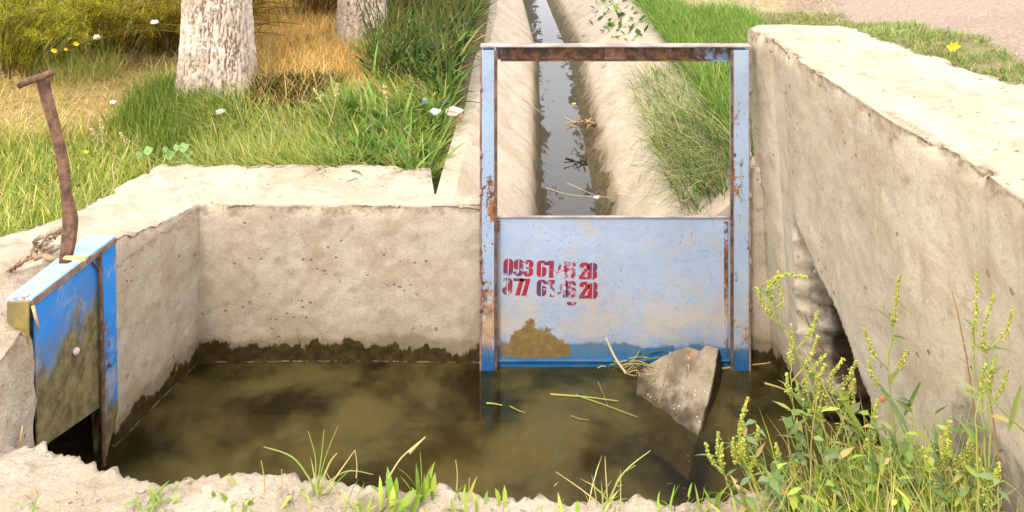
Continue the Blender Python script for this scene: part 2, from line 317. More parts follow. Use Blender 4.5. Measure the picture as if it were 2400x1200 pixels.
# ------------------------------------------------------------------ ground sheet
def cx(y):
    y = np.asarray(y, float); return np.where(y < 6.7, .028*(y-3.9), .078-.034*(y-6.7))
def ground_h(x, y):
    x = np.asarray(x, float); y = np.asarray(y, float)
    left = .50+.22*ss(y, 3.5, 4.4)+.10*ss(-x, 1.8, 4.)*ss(y, 3., 6.)
    right = .655+.44*ss(x, 1.25, 1.75)*ss(-y, -5.5, -3.3)+.20*ss(x, 1.4, 3.2)
    u = x-cx(y); h = np.where(u < .4, left, right)
    h = np.where((x > 1.25) & (y < 3.3), right, h)
    front = .425+.05*ss(x, .8, 1.4)*(y < 3); h = np.where((y < 2.0) & (x < 1.3) & (x > -1.9), front, h)
    h = h+.022*fbm(np.stack((x, y, x*0), -1), 2.2, 3, 3)+.008*fbm(np.stack((x, y, x*0), -1), 11, 2, 5)
    h = np.where((y > 3.0) & (u > -.24) & (u < .99), -.35, h)
    h = np.where((x > -1.42) & (x < 1.2) & (y > 1.6) & (y < 3.15), -.6, h)
    h = np.where((x > -2.0) & (x <= -1.3) & (y > 2.12) & (y < 2.62), -.6, h)
    return h
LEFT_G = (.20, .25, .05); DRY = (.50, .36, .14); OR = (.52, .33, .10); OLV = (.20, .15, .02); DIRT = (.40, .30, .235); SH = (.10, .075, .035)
def zone_col(x, y, z):
    p = np.stack((x, np.maximum(y, .3), z), -1); px, py = proj(p); nz = fbm(p, 3.1, 3, 9); C = np.zeros(x.shape+(3,))+np.array((.22, .20, .08))
    def put(m, c): C[m] = np.array(c)
    L = (x-cx(y) < .4)
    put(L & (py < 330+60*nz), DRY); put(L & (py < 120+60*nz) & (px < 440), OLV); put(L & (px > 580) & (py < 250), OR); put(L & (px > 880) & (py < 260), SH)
    R = ~L; put(R, (.16, .16, .05)); put(R & (py < 45+20*nz) & (px > 1540), (.50, .40, .24))
    lim = np.where(px < 2300, 30+(px-1860)*.13, 90+(px-2300)*.6)
    put(R & (px > 1840) & (py < lim+25*nz), DIRT); put(R & (px > 1840) & (py >= lim+25*nz), (.26, .24, .10))
    put((py < -60) & L, (.22, .18, .05)); put((y < 2.1), (.36, .29, .20))
    return C
def make_ground():
    a = np.concatenate((np.arange(-90, -6, 4.), np.arange(-6, 6, .05), np.arange(6, 94, 4.)))
    b = np.concatenate((np.arange(-20, 0, 4.), np.arange(0, 9.5, .05), np.arange(9.5, 130, 4.)))
    X, Y = np.meshgrid(a, b, indexing='ij'); Z = ground_h(X, Y); G = np.stack((X, Y, Z), -1)
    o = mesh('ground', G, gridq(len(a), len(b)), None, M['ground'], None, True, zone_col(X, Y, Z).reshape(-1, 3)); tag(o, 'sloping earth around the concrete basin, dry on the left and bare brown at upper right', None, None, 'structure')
    return o
make_ground()

# ------------------------------------------------------------------ concrete sweeps
def sweep(name, inner, outer, ztop, zbot, mat, n_in=70, n_top=36, n_out=14, step=.012, amp=.006, chip=.016, zout=.2, parent=None, mod=None, topamp=1., seed=0, edgew=.03, sharp=1.):
    inner = np.asarray(inner, float); outer = np.asarray(outer, float); seg = np.maximum(np.linalg.norm(np.diff(inner, axis=0), axis=1), np.linalg.norm(np.diff(outer, axis=0), axis=1))
    I = []; O = []; Zt = []
    for k in range(len(inner)-1):
        n = max(2, int(seg[k]/step)); t = np.linspace(0, 1, n, endpoint=(k == len(inner)-2))[:, None]
        I.append(inner[k]*(1-t)+inner[k+1]*t); O.append(outer[k]*(1-t)+outer[k+1]*t); Zt.append(ztop[k]*(1-t[:, 0])+ztop[k+1]*t[:, 0])
    I = np.vstack(I); O = np.vstack(O); Zt = np.concatenate(Zt); nu = len(I)
    rows = []
    for v in np.linspace(0, 1, n_in): rows.append(np.column_stack((I, zbot+(Zt-zbot)*v)))
    for v in np.linspace(0, 1, n_top)[1:]: rows.append(np.column_stack((I*(1-v)+O*v, Zt)))
    for v in np.linspace(0, 1, n_out)[1:]: rows.append(np.column_stack((O, Zt*(1-v)+zout*v)))
    G = np.stack(rows, 1); N = gnormals(G)
    if N[nu//2, n_in+n_top//2, 2] < 0: N = -N; flip = True
    else: flip = False
    nr = G.shape[1]; ridx = np.arange(nr); e1 = np.exp(-((ridx-n_in+1)/2.6)**2); e2 = np.exp(-((ridx-n_in-n_top+2)/2.6)**2)
    D = amp*(fbm(G, 5, 3, seed)+.5*fbm(G, 28, 3, seed+5)); top = ((ridx >= n_in) & (ridx < n_in+n_top))*1.
    D = D*(1+(topamp-1)*top[None]); big = np.maximum(fbm(G, 16, 4, seed+2)+.15, 0)
    D = D-chip*(big*1.8+.15)*np.maximum(e1, e2)[None, :]
    if mod is not None: G, D = mod(G, D, n_in)
    W = G+N*D[..., None]
    c0 = W[:1].mean(1, keepdims=True); c1 = W[-1:].mean(1, keepdims=True)
    W = np.concatenate((np.repeat(c0, nr, 1), c0+(W[:1]-c0)*.5, W, c1+(W[-1:]-c1)*.5, np.repeat(c1, nr, 1)), 0)
    return mesh(name, W, gridq(W.shape[0], nr, 0, flip), None, mat, parent)
# L-shaped basin wall (left and back), footprint in metres
r = sweep('basin_wall', [(-1.29, 2.58), (-1.24, 2.8), (-1.185, 3.0), (-1.175, 3.0), (-.6, 3.005), (-.31, 3.0), (-.30, 3.0), (-.115, 3.0)],
          [(-1.68, 2.58), (-1.60, 2.86), (-1.50, 3.38), (-1.47, 3.40), (-.75, 3.40), (-.345, 3.37), (-.305, 3.12), (-.115, 3.10)],
          [.685, .63, .605, .605, .60, .60, .60, .60], -.3, M['rough'], n_in=80, n_top=44, chip=.02, amp=.007, topamp=1.5, seed=4)
r.data.materials[0] = M['wall']; tag(settle(r, (-1.2, 3.0, 0)), 'rough cream concrete wall running along the left and the back of the basin, left of the tall blue gate', 'wall')
# strip right of the gate
r = sweep('abutment', [(.862, 3.0), (1.06, 3.0)], [(.862, 3.12), (1.06, 3.12)], [.74, .74], -.3, M['wall'], n_in=60, n_top=10, amp=.006, chip=.006, seed=9)
tag(settle(r, (.95, 3.0, 0)), 'narrow stained concrete strip between the right blue gate post and the high side wall', 'wall')
cy = np.array((1.0, 1.2, 1.5, 1.78, 1.95, 2.4, 2.6, 2.83, 3.05)); cxs = np.array((1.0, 1.0, .985, .99, .945, .93, .915, .93, .905))
cav_z = np.array((-.4, .30, .33, .40, .47, .546, .60, .66, .70)); cav_y = np.array((2.15, 2.15, 2.155, 2.18, 2.28, 2.36, 2.50, 2.60, 2.74))
def side_mod(G, D, n_in):
    G = G.copy(); y = G[..., 1]; z = G[..., 2]; isin = np.zeros(G.shape[:2], bool); isin[:, :n_in] = True
    off = (1.27-z)*.062; rough = fbm(G, 7, 4, 33); yn = np.interp(z, cav_z, cav_y)+.014*fbm(G, 18, 3, 40)
    near = ss(y-yn, 0, .012); far = np.clip((2.73+.03*rough-y)/.42, 0, 1); zl = ss(.69-z, 0, .05)
    m = near*(far > 0)*zl*isin
    far2 = ss(far, 0, .10)*.045+far*.10+.55*ss(far+.5*rough, .13, .24)
    off = off+m*(far2+.022*rough+.030*fbm(G, 38, 4, 8, .7))
    off = off+.010*np.exp(-((y-2.845)/.012)**2)-.006*ss(y, 2.84, 2.9)
    G[..., 0] += off*isin
    D = D*np.where(m > .1, 2.2, 1)
    return G, D
yy = np.linspace(3.05, 1.0, 22)
_oy = np.array((1.0, 1.6, 2.29, 2.77, 3.05)); _ox = np.array((1.85, 1.72, 1.476, 1.34, 1.29))
r = sweep('side_wall', np.column_stack((np.interp(yy, cy, cxs), yy)), np.column_stack((np.interp(yy, _oy, _ox), yy)), [1.27]*22, -.3, M['side'],
          n_in=150, n_top=40, step=.009, amp=.006, chip=.030, mod=side_mod, seed=21, zout=.6)
tag(settle(r, (1.1, 2.2, 0)), 'tall thick plastered concrete wall on the right of the basin with a broken dark hollow at its foot', 'wall')
# front rim
rx = [(-2.4, 1.98), (-1.29, 2.0), (-1.17, 1.985), (-1.02, 1.925), (-.885, 1.892), (-.71, 1.898), (-.51, 1.905), (-.30, 1.873), (-.05, 1.835), (.1, 1.825), (.44, 1.825), (.70, 1.85), (.92, 1.90), (1.15, 1.93)]
def rim_mod(G, D, n_in):
    k = .55*fbm(G*np.array((1, 1, .5)), 6, 3, 77)+.8*np.abs(fbm(G*np.array((1, 1, .6)), 21, 4, 78, .6))*2-.35+.35*fbm(G, 60, 2, 79); G = G.copy(); r = np.arange(G.shape[1]); w_ = np.exp(-((r-n_in+1)/9.)**2)
    G[..., 1] += (.020*k)*w_*(r < n_in+12); G[..., 2] += (.005*k+.010*fbm(G, 50, 4, 5, .7)+.012*fbm(G, 7, 2, 6))*(r >= n_in-4)
    return G, D
r = sweep('basin_rim', rx, [(a, b-.95) for a, b in rx], [.45]*len(rx), -.3, M['rough'], n_in=50, n_top=90, n_out=4, step=.0085, amp=.006, chip=.008, mod=rim_mod, seed=31, topamp=1.3)
tag(settle(r, (0, 1.6, 0)), 'broken pale concrete rim with a jagged edge along the bottom of the picture', 'rim')
# left block beside the small gate
r = sweep('concrete_block', [(-1.27, 1.93), (-1.285, 2.14), (-1.31, 2.16)], [(-2.0, 1.93), (-2.0, 2.14), (-2.0, 2.16)], [.66, .69, .66], -.3, M['rough'], n_in=60, n_top=50, amp=.016, chip=.05, seed=41)
tag(settle(r, (-1.5, 2.05, 0)), 'rounded pale concrete block at the left picture edge in front of the small blue gate', 'block')
r = sweep('culvert_cover', [(-1.36, 2.17), (-1.38, 2.60)], [(-1.85, 2.12), (-1.80, 2.62)], [.66, .67], .50, M['rough'], n_in=10, n_top=40, n_out=8, amp=.022, chip=.03, seed=51, zout=.3)
tag(settle(r, (-1.6, 2.4, .5)), 'crumbling stony concrete cover behind the small blue gate, under dry roots', 'cover')
# culvert passage, near-black on every inner face
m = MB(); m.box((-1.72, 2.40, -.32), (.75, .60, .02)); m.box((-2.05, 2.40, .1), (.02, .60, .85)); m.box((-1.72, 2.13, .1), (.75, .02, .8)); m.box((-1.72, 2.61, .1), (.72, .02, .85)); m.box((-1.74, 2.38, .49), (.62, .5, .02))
tag(settle(m.build('culvert', M['dark']), (-1.7, 2.4, 0)), 'dark culvert mouth under the raised small blue gate', 'culvert')

# ------------------------------------------------------------------ channel, water, bed
sec = [(-.30, .30), (-.275, .595), (-.20, .60), (.075, .375), (.095, .35), (.165, .15), (.17, -.02), (.37, -.02), (.372, .15), (.515, .35), (.56, .38), (.90, .64), (1.0, .66), (1.01, .30)]
def make_channel():
    S = []
    for k in range(len(sec)-1):
        a = np.array(sec[k]); b = np.array(sec[k+1]); n = max(1, int(np.linalg.norm(b-a)/.018)); t = np.linspace(0, 1, n, endpoint=False)[:, None]; S.append(a*(1-t)+b*t)
    S = np.vstack(S+[np.array(sec[-1])[None]]); ys = np.concatenate((np.arange(2.992, 8, .025), np.arange(8, 16, .1)))
    G = np.zeros((len(ys), len(S), 3)); G[..., 1] = ys[:, None]; G[..., 0] = S[None, :, 0]+cx(ys)[:, None]; G[..., 2] = S[None, :, 1]
    G[0, :, 1] = np.where((S[:, 0] < .3) | (S[:, 0] > .93), 3.03, 2.996)
    N = gnormals(G); N[N[..., 2] < 0] *= -1; G = G+N*(.005*fbm(G, 3, 2, 61)+.0005*fbm(G, 25, 3, 62))[..., None]
    G = np.concatenate((G[:1]-np.array((0, 0, .45)), G)); o = mesh('irrigation_channel', G, gridq(len(ys)+1, len(S), 0, True), None, M['channel'])
    md = o.modifiers.new('es', 'EDGE_SPLIT'); md.split_angle = math.radians(22)
    tag(settle(o, (.3, 3.1, 0)), 'long sloping concrete irrigation channel leading away behind the tall blue gate', 'channel')
make_channel()
ys = np.concatenate((np.arange(3.04, 16, .2),)); G = np.zeros((len(ys), 2, 3)); G[..., 1] = ys[:, None]; G[:, 0, 0] = cx(ys)+.12; G[:, 1, 0] = cx(ys)+.44; G[..., 2] = .2
tag(mesh('channel_water', G, gridq(len(ys), 2, 0, True), None, M['chwater']), 'narrow strip of still shiny water in the concrete channel', None, None, 'structure')
tag(mesh('basin_water', [(-2.04, 1.8, 0), (1.4, 1.8, 0), (1.4, 3.02, 0), (-2.04, 3.02, 0)], [(0, 1, 2, 3)], None, M['water']), 'still murky brown-green water filling the basin', None, None, 'structure')
a = np.linspace(-1.9, 1.4, 120); b = np.linspace(1.6, 3.1, 60); X, Y = np.meshgrid(a, b, indexing='ij'); Z = -.20+.05*fbm(np.stack((X, Y, X*0), -1), 3, 3, 70)
tag(mesh('basin_bed', np.stack((X, Y, Z), -1), gridq(120, 60), None, M['silt']), 'silty brown bed of the basin seen through the water', None, None, 'structure')

# ------------------------------------------------------------------ tall blue gate
def bx(name, c, d, mat, parent, bevel=.0015, tilt=None):
    m = MB(); m.box(c, d, tilt); return m.build(name, mat, parent, False, bevel)
GY = 2.985
gate = empty('sluice_gate', (.37, GY, 0), 'tall pale blue steel sluice gate with rusty frame and red stencilled numbers', 'sluice gate')
def post(x0, x1, side):
    # U-section post: a front flange, a web on the outer side, a back flange, and the slot angle on the inner side
    m = MB(); xc, wd = (x0+x1)/2, x1-x0; H = 1.195
    m.box((xc, GY-.0225, H/2-.12), (wd, .005, H+.24)); m.box((xc, GY+.0225, H/2-.12), (wd, .005, H+.24))
    m.box((x0+.0025 if side < 0 else x1-.0025, GY, H/2-.12), (.0046, .0395, H+.24))
    p = m.build('post', M['post'], gate, False, .0015)
    o = x0-.004 if side < 0 else x1+.004
    bx('weld_edge', (o, GY-.021, H/2-.12), (.0075, .010, H+.24), M['rustedge'], p)
    i = x1+.006 if side < 0 else x0-.006
    bx('guide_strip', (i, GY-.0255, H/2-.12), (.011, .006, H+.24), M['rust'], p)
    for k in range(5):
        z = .25+.2*k+random.uniform(-.05, .05); s = MB(); s.tube([(o, GY-.028, z-.012), (o+.002, GY-.029, z), (o, GY-.028, z+.013)], [.004, .0065, .004], 6); s.build('weld_bead', M['rustedge'], p, True)
    return p
post(-.113, -.066, -1); post(.826, .884, 1)
m = MB(); m.box((.388, GY-.004, 1.209), (1.012, .046, .005)); m.build('top_flange', M['pinkedge'], gate, False, .0015)
m = MB(); m.box((.388, GY+.010, 1.178), (.90, .005, .052)); m.box((.388, GY-.004, 1.1535), (.86, .024, .0045)); m.build('top_rail', M['railp'], gate, False, .001)
bx('splice_plate', (.39+.0, GY-.0, 1.18), (.085, .014, .050), M['rust'], gate)
# gate plate with raised side ribs and a bottom rib
plate = bx('gate_plate', (.375, GY, .18), (.905, .006, .76), M['plate'], gate)
for x in (-.052, .803): bx('side_rib', (x, GY-.0055, .20), (.014, .006, .70), M['post'], plate)
bx('bottom_rib', (.375, GY-.010, .030), (.88, .014, .006), M['post'], plate)
bx('top_rib', (.375, GY-.004, .565), (.905, .014, .004), M['pinkedge'], plate)
H0 = [[(.27, 1), (.1, .95), (0, .82), (0, .18), (.1, .05), (.27, 0)]]
mir = lambda ps: [[(.6-x, y) for x, y in p][::-1] for p in ps]
DG = {'0': H0+mir(H0),
 '6': H0+[[(.33, 0), (.5, .05), (.6, .18), (.6, .5), (.5, .6), (.33, .64)], [(.28, 1), (.46, .98), (.6, .85), (.6, .72), (.4, .72), (.4, .82), (.28, .82)]],
 '7': [[(0, 1), (.64, 1), (.62, .85), (.42, .0), (.14, 0), (.36, .84), (0, .84)]],
 '1': [[(.15, 1), (.5, 1), (.5, 0), (.22, 0), (.22, .72), (0, .76), (0, .88)]],
 '4': [[(.27, 1), (0, .36), (0, .2), (.29, .2), (.29, .36), (.2, .36), (.29, .62)], [(.34, 1), (.6, 1), (.6, 0), (.34, 0)]],
 '2': [[(0, .68), (0, .85), (.12, .97), (.3, 1), (.5, .96), (.6, .82), (.6, .66), (.3, .18), (.6, .18), (.6, 0), (0, 0), (0, .14), (.34, .66), (.34, .8), (.26, .8), (.26, .68)]],
 '8': [[(.27, 1), (.08, .94), (0, .8), (.02, .6), (.1, .52), (0, .42), (0, .16), (.1, .04), (.27, 0)]],
 '3': [[(0, .72), (0, .85), (.1, .97), (.3, 1), (.5, .96), (.6, .82), (.6, .62), (.5, .52), (.6, .42), (.6, .18), (.5, .04), (.3, 0), (.1, .03), (0, .16), (0, .32), (.25, .32), (.25, .15), (.33, .15), (.33, .44), (.15, .46), (.15, .56), (.33, .58), (.33, .85), (.25, .85), (.25, .72)]]}
DG['8'] = DG['8']+mir(DG['8']); DG['9'] = [[(.6-x, 1-y) for x, y in p] for p in DG['6']]
def digits(txt, starts, ybot, h=40., wpx=23.):
    for ch, xs in zip(txt, starts):
        yb = ybot+(xs-1177)*.048; V = []; Fc = []
        for p in DG[ch]:
            n0 = len(V)
            for (a, b) in p:
                q = P(xs+a/.6*wpx+b*1.5, yb-b*h, GY-.0036); V.append((q[0], GY-.0038, q[2]))
            Fc.append(list(range(n0, n0+len(p))))
        me = bpy.data.meshes.new('painted_digit'); me.from_pydata(V, [], Fc); link('painted_digit', me, M['stencil'], plate)
digits('0776146' '28', [1177, 1202, 1217, 1257, 1280, 1306, 1326, 1357, 1377], 691)
digits('093614628', [1179, 1203, 1226, 1257, 1278, 1303, 1325, 1357, 1376], 646)
m = MB(); q = [P(1328, 706, GY), P(1352, 707, GY), P(1350, 714, GY), P(1330, 714, GY)]; m.add([(a[0], GY-.0038, a[2]) for a in q], [(3, 2, 1, 0)]); m.build('painted_dash', M['stencil'], plate)

# ------------------------------------------------------------------ small gate at left
A = PZ(75, 702, .72); 
def LP(px, py, x): return P(px, py, F_*x/(px-1200))
def prism(name, quad, thick, mat, parent, bevel=.001):
    q = np.array(quad); n = np.cross(q[1]-q[0], q[3]-q[0]); n /= np.linalg.norm(n); m = MB()
    m.add(np.vstack((q, q+n*thick)), [(3, 2, 1, 0), (4, 5, 6, 7), (0, 1, 5, 4), (1, 2, 6, 5), (2, 3, 7, 6), (3, 0, 4, 7)]); return m.build(name, mat, parent, False, bevel)
lg = empty('small_sluice_gate', (-1.31, 2.35, 0), 'small bright blue sluice gate in the left wall, muddy below, with a T-shaped rusty handle', 'sluice gate')
xg = -1.292
q = [LP(76, 702, xg), LP(236, 596, xg), LP(245, 944, xg), LP(84, 1056, xg)]
lplate = prism('gate_plate', q, -.006, M['blue'], lg)
T1, T2 = LP(75, 699, xg+.012), LP(271, 552, xg+.012)
T3 = P(206, 549, T2[1]+.01); T4 = P(18, 693, T1[1]); T3[2] = T2[2]; T4[2] = T1[2]; T3[0] = T2[0]-.095; T4[0] = T1[0]-.068; T3[1] = T2[1]; T4[1] = T1[1]
prism('top_flange', [T1, T2, T3, T4], -.006, M['pale'], lg)
e = np.array((0, 0, -.007)); prism('flange_lip', [T1+e, T2+e, T2+e*3.2, T1+e*3.2], -.004, M['rustedge'], lg)
q = [LP(20, 700, xg-.06), LP(74, 706, xg+.0), LP(76, 772, xg), LP(22, 768, xg-.06)]
a0 = T4+np.array((.004, 0, -.008)); b0 = T1+np.array((-.006, 0, -.008)); prism('end_plate', [a0, b0, b0-np.array((0, 0, .14)), a0-np.array((0, 0, .14))], -.005, M['ochre'], lg)
xp = xg+.004
prism('guide_post', [LP(238, 590, xp), LP(271, 557, xp), LP(277, 960, xp), LP(247, 1085, xp)], .006, M['blue2'], lg)
prism('guide_edge', [LP(234, 594, xp+.014), LP(240, 589, xp+.014), LP(249, 1090, xp+.014), LP(243, 1094, xp+.014)], .006, M['rust'], lg)
prism('inner_post', [LP(217, 950, xg-.05), LP(236, 938, xg-.05), LP(240, 1085, xg-.05), LP(225, 1085, xg-.05)], .006, M['blue2'], lg)
s = MB(); s.tube([LP(207, 601, xg+.01), LP(228, 625, xg+.012), LP(232, 636, xg+.014)], .0035, 6); s.build('brace', M['rust'], lg, True)
def blob(c, rad, mat, name, parent=None, seed=0, sq=(1, 1, 1), n=10, amp=.25, smooth=True):
    u = np.linspace(0, 2*math.pi, n*2+1)[:-1]; v = np.linspace(0, math.pi, n+1)[1:-1]; U, Vv = np.meshgrid(u, v, indexing='ij')
    D = np.stack((np.cos(U)*np.sin(Vv), np.sin(U)*np.sin(Vv), np.cos(Vv)), -1); R = 1+amp*fbm(D+seed*3.1, 1.6, 3, seed)
    G = D*R[..., None]*rad*np.array(sq); nu, nv = G.shape[:2]; i = np.arange(nu*nv).reshape(nu, nv); j = np.roll(i, -1, 0)
    Q = np.stack((i[:, :-1], i[:, 1:], j[:, 1:], j[:, :-1]), -1).reshape(-1, 4); V = np.vstack((G.reshape(-1, 3), [(0, 0, rad*sq[2])], [(0, 0, -rad*sq[2])])); t = []
    for k in range(nu): t += [(nu*nv, i[k, 0], j[k, 0]), (nu*nv+1, j[k, -1], i[k, -1])]
    o = mesh(name, V+np.array(c), Q, t, mat, parent, smooth); return o
c = LP(178, 823, xg+.010); blob(c, .010, M['pinkbag'], 'bolt_head', lg, 3)
c = LP(258, 856, xg+.014); blob(c, .007, M['rust'], 'bolt_head', lg, 5)
# lifting bar: flat bar bent as in the photograph, one mesh, plus crossbar
def flatbar(name, path, width, thick, mat, parent):
    path = spline(path, 40); W_ = np.interp(np.linspace(0, 1, 40), np.linspace(0, 1, len(width)), width)
    L = path-np.column_stack((W_/2, 0*W_, 0*W_)); R = path+np.column_stack((W_/2, 0*W_, 0*W_)); b = np.array((.006, thick, 0))
    rows = np.stack((L, R, R+b, L+b), 1); i = np.arange(160).reshape(40, 4); j = np.roll(i, -1, 1); Q = np.stack((i[:-1], j[:-1], j[1:], i[1:]), -1).reshape(-1, 4)
    Q = np.vstack((Q, [(3, 2, 1, 0)], [tuple(i[-1])])); return mesh(name, rows.reshape(-1, 3), Q, None, mat, parent, False)
bd = 2.30
bar = flatbar('lifting_bar', [P(148, 618, bd), P(156, 570, bd), P(160, 515, bd+.01), P(151, 455, bd+.01), P(142, 380, bd+.01), P(124, 300, bd+.01), P(106, 235, bd+.01), P(95, 186, bd+.01)],
              [.026, .034, .036, .022, .024, .024, .027, .028], .010, M['rust'], lg)
m = MB(); m.tube([P(44, 201, bd), P(60, 193, bd), P(112, 174, bd), P(127, 168, bd)], [.0095, .0105, .0105, .009], 8); m.build('crossbar', M['rust'], bar, True)
bp = P(118, 298, bd); 
q = [P(147, 604, bd-.02), P(198, 603, bd-.02), P(199, 613, bd-.02), P(147, 609, bd-.02)]
o = prism('wood_sliver', q, .012, M['wood'], None); tag(settle(o, q[0]), 'small orange split stick lying on the small gate beside its handle', 'stick')
m = MB(); m.tube([LP(77, 718, xg+.02), LP(84, 745, xg+.022), LP(93, 776, xg+.015)], [.004, .0035, .002], 6)
tag(settle(m.build('twig', M['wood'], None, True), LP(77, 718, xg+.02)), 'short pale twig leaning down the left end of the small blue gate', 'twig')
m = MB(); m.tube([P(46, 1042, 2.0), P(50, 1015, 2.0), P(53, 998, 2.0)], [.0022, .002, .0015], 5); tag(settle(m.build('straw', M['wood'], None, True), P(46, 1042, 2.0)), 'short pale straw standing up on the rim at the lower left', 'straw')

# roots on culvert cover
rt = empty('dry_roots', P(80, 620, 2.5), 'tangle of dry brown roots and stems left of the T-shaped handle', 'roots')
for pts, rr in (([(142, 540), (118, 545), (88, 562), (74, 588), (70, 605)], .009), ([(140, 535), (110, 553), (92, 575), (80, 592)], .006), ([(150, 605), (120, 604), (88, 598), (70, 600), (45, 622), (20, 642)], .011),
                ([(70, 600), (48, 610), (28, 632), (5, 650)], .006), ([(118, 577), (100, 582), (82, 590)], .006), ([(150, 624), (132, 618), (118, 603), (95, 598)], .008), ([(148, 550), (128, 552), (108, 570)], .005)):
    pp = [P(a, b, 2.42-.0002*a) for a, b in pts]; pa = spline(pp, 18); pa += .004*RNG.normal(size=pa.shape); m = MB(); m.tube(pa, np.linspace(rr, rr*.5, 18), 7); m.build('root', M['root'], rt, True)
ST = [(88, 628, .035), (60, 640, .03), (112, 612, .028), (70, 655, .024), (40, 660, .03), (95, 565, .03), (120, 580, .026)]
for k, (a, b, s_) in enumerate(ST):
    o = blob((0, 0, 0), s_, M['stone'], 'stone', None, 20+k, (1, .9, .6), 9, .45, False); o.location = tuple(P(a, b, 2.46)); tag(o, ('pale stone lying under the middle of the dry roots', 'pale stone left of the middle of the roots', 'pale stone touching the foot of the T-shaped handle', 'lowest stone, next to the flange of the small gate', 'leftmost stone at the outer end of the roots', 'uppermost stone beneath the upper root', 'stone between the upper root and the handle')[k], 'stone', 'stones among the roots')

# ------------------------------------------------------------------ broken slab standing in the water
def slab():
    A = P(1494, 872, 2.90); B = P(1545, 838, 2.91); B2 = P(1588, 819, 2.92); C1 = P(1612, 812, 2.92); C2 = P(1640, 822, 2.92); C3 = P(1655, 808, 2.91); C = P(1684, 818, 2.88); D = P(1642, 1000, 2.655)
    E = D+(D-C)*.6; Fp = A+(D-C)*.8+np.array((.05, 0, 0)); out = [A, B, B2, C1, C2, C3, C, (C+D)/2+np.array((.006, 0, 0)), D, E, Fp]; cen = (A+C+D)/3
    n = np.cross(D-A, C-A); n /= np.linalg.norm(n)
    if n[1] > 0: n = -n
    oC = P(1692, 836, 3.02)-C; oD = P(1694, 985, 2.84)-D; ring = []
    for k in range(len(out)):
        a, b = out[k], out[(k+1) % len(out)]; m_ = max(2, int(np.linalg.norm(b-a)/.012))
        for t in np.linspace(0, 1, m_, endpoint=False): ring.append(a*(1-t)+b*t)
    ring = np.array(ring); jit = fbm(ring, 30, 3, 5)[:, None]*.006; ring = ring+jit*np.array((1, .3, 1)); rows = [cen+(ring-cen)*t for t in np.linspace(0, .985, 26)]
    tz = ((ring[:, 2]-D[2])/(C[2]-D[2]))[:, None]; back = oD*(1-tz)+oC*tz; rows.append(ring+n*-.004); rows += [ring+back*t for t in np.linspace(.10, 1, 12)]; bc = back.mean(0); rows += [cen+bc+(ring+back-cen-bc)*t for t in (.6, .0)]
    G = np.stack(rows, 0); dis = .006*fbm(G, 9, 3, 81)+.005*fbm(G, 34, 4, 82, .65); G = G+n*dis[..., None]
    nu, nv = G.shape[:2]; i = np.arange(nu*nv).reshape(nu, nv); j = np.roll(i, -1, 1); Q = np.stack((i[:-1], j[:-1], j[1:], i[1:]), -1).reshape(-1, 4)
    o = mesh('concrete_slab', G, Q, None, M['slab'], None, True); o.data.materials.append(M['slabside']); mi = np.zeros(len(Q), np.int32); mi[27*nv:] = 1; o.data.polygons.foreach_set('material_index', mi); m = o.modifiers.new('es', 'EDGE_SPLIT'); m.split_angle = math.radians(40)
    tag(settle(o, D), 'broken triangular concrete slab standing tilted in the water before the blue gate', 'slab')
def slabm():
    n = NT('wet_slab'); x, y, z = n.xyz(); k = n.noise(9, 5, .65); c = n.mix(n.step(k, .38, .62), (.17, .13, .08), (.30, .24, .17))
    zz = n.math('MULTIPLY_ADD', n.math('SUBTRACT', k, .5), .22, z); c = n.mix(n.step(zz, -.01, .07, 1, 0), c, n.mix(n.step(n.noise(30, 4), .4, .6), (.095, .07, .038), (.05, .036, .02)))
    c = n.mix(n.step(n.noise(7, 3), .64, .70, 0, .7), c, (.42, .20, .08)); c = n.mix(n.step(n.voro(75), .10, .2, .8, 0), c, n.mix(n.step(n.noise(14, 2), .56, .6), c, (.85, .8, .68)))
    return n.out(c, .7, n.bump(n.math('ADD', k, n.noise(70, 3)), .5, .006), 0, .3)
M['slab'] = slabm(); M['slabside'] = simple('wet_side_with_shade', (.035, .025, .012), (.075, .055, .03), 20, .6, .5, .01); slab()  # wet broken side, with its shade painted into the dark colour

# ------------------------------------------------------------------ blades
def blades(base, h, w, az, lean, curl, col, prof=(1, .92, .62, 0), tipc=None, twist=.35):
    n = len(base); k = len(prof); s = np.linspace(0, 1, k); P_ = np.zeros((n, k, 3)); P_[:, 0] = base
    d = np.stack((np.cos(az), np.sin(az)), -1)
    for q in range(1, k):
        th = lean+curl*(s[q]+s[q-1])/2; L = h*(s[q]-s[q-1]); P_[:, q, :2] = P_[:, q-1, :2]+d*(np.sin(th)*L)[:, None]; P_[:, q, 2] = P_[:, q-1, 2]+np.cos(th)*L
    a2 = az+math.pi/2+RNG.normal(0, twist, n); sd = np.stack((np.cos(a2), np.sin(a2), RNG.normal(0, .15, n)), -1)
    W = (w[:, None]*np.array(prof)[None])/2; Lf = P_-sd[:, None]*W[..., None]; Rt = P_+sd[:, None]*W[..., None]
    V = np.concatenate((np.stack((Lf[:, :-1], Rt[:, :-1]), 2).reshape(n, -1, 3), P_[:, -1:]), 1); m = V.shape[1]; off = (np.arange(n)*m)[:, None]
    Q = np.concatenate([np.array([[2*i, 2*i+1, 2*i+3, 2*i+2]]) for i in range(k-2)], 0); Q = (Q[None]+off[..., None]).reshape(-1, 4); T = (np.array([[m-3, m-2, m-1]])[None]+off[..., None]).reshape(-1, 3)
    C = np.repeat(col[:, None], m, 1).copy()
    if tipc is not None:
        f = np.repeat(s, 2)[:m]; f[-1] = 1; C = C*(1-f[None, :, None])+tipc[:, None]*f[None, :, None]
    return V.reshape(-1, 3), Q, T, C.reshape(-1, 3)
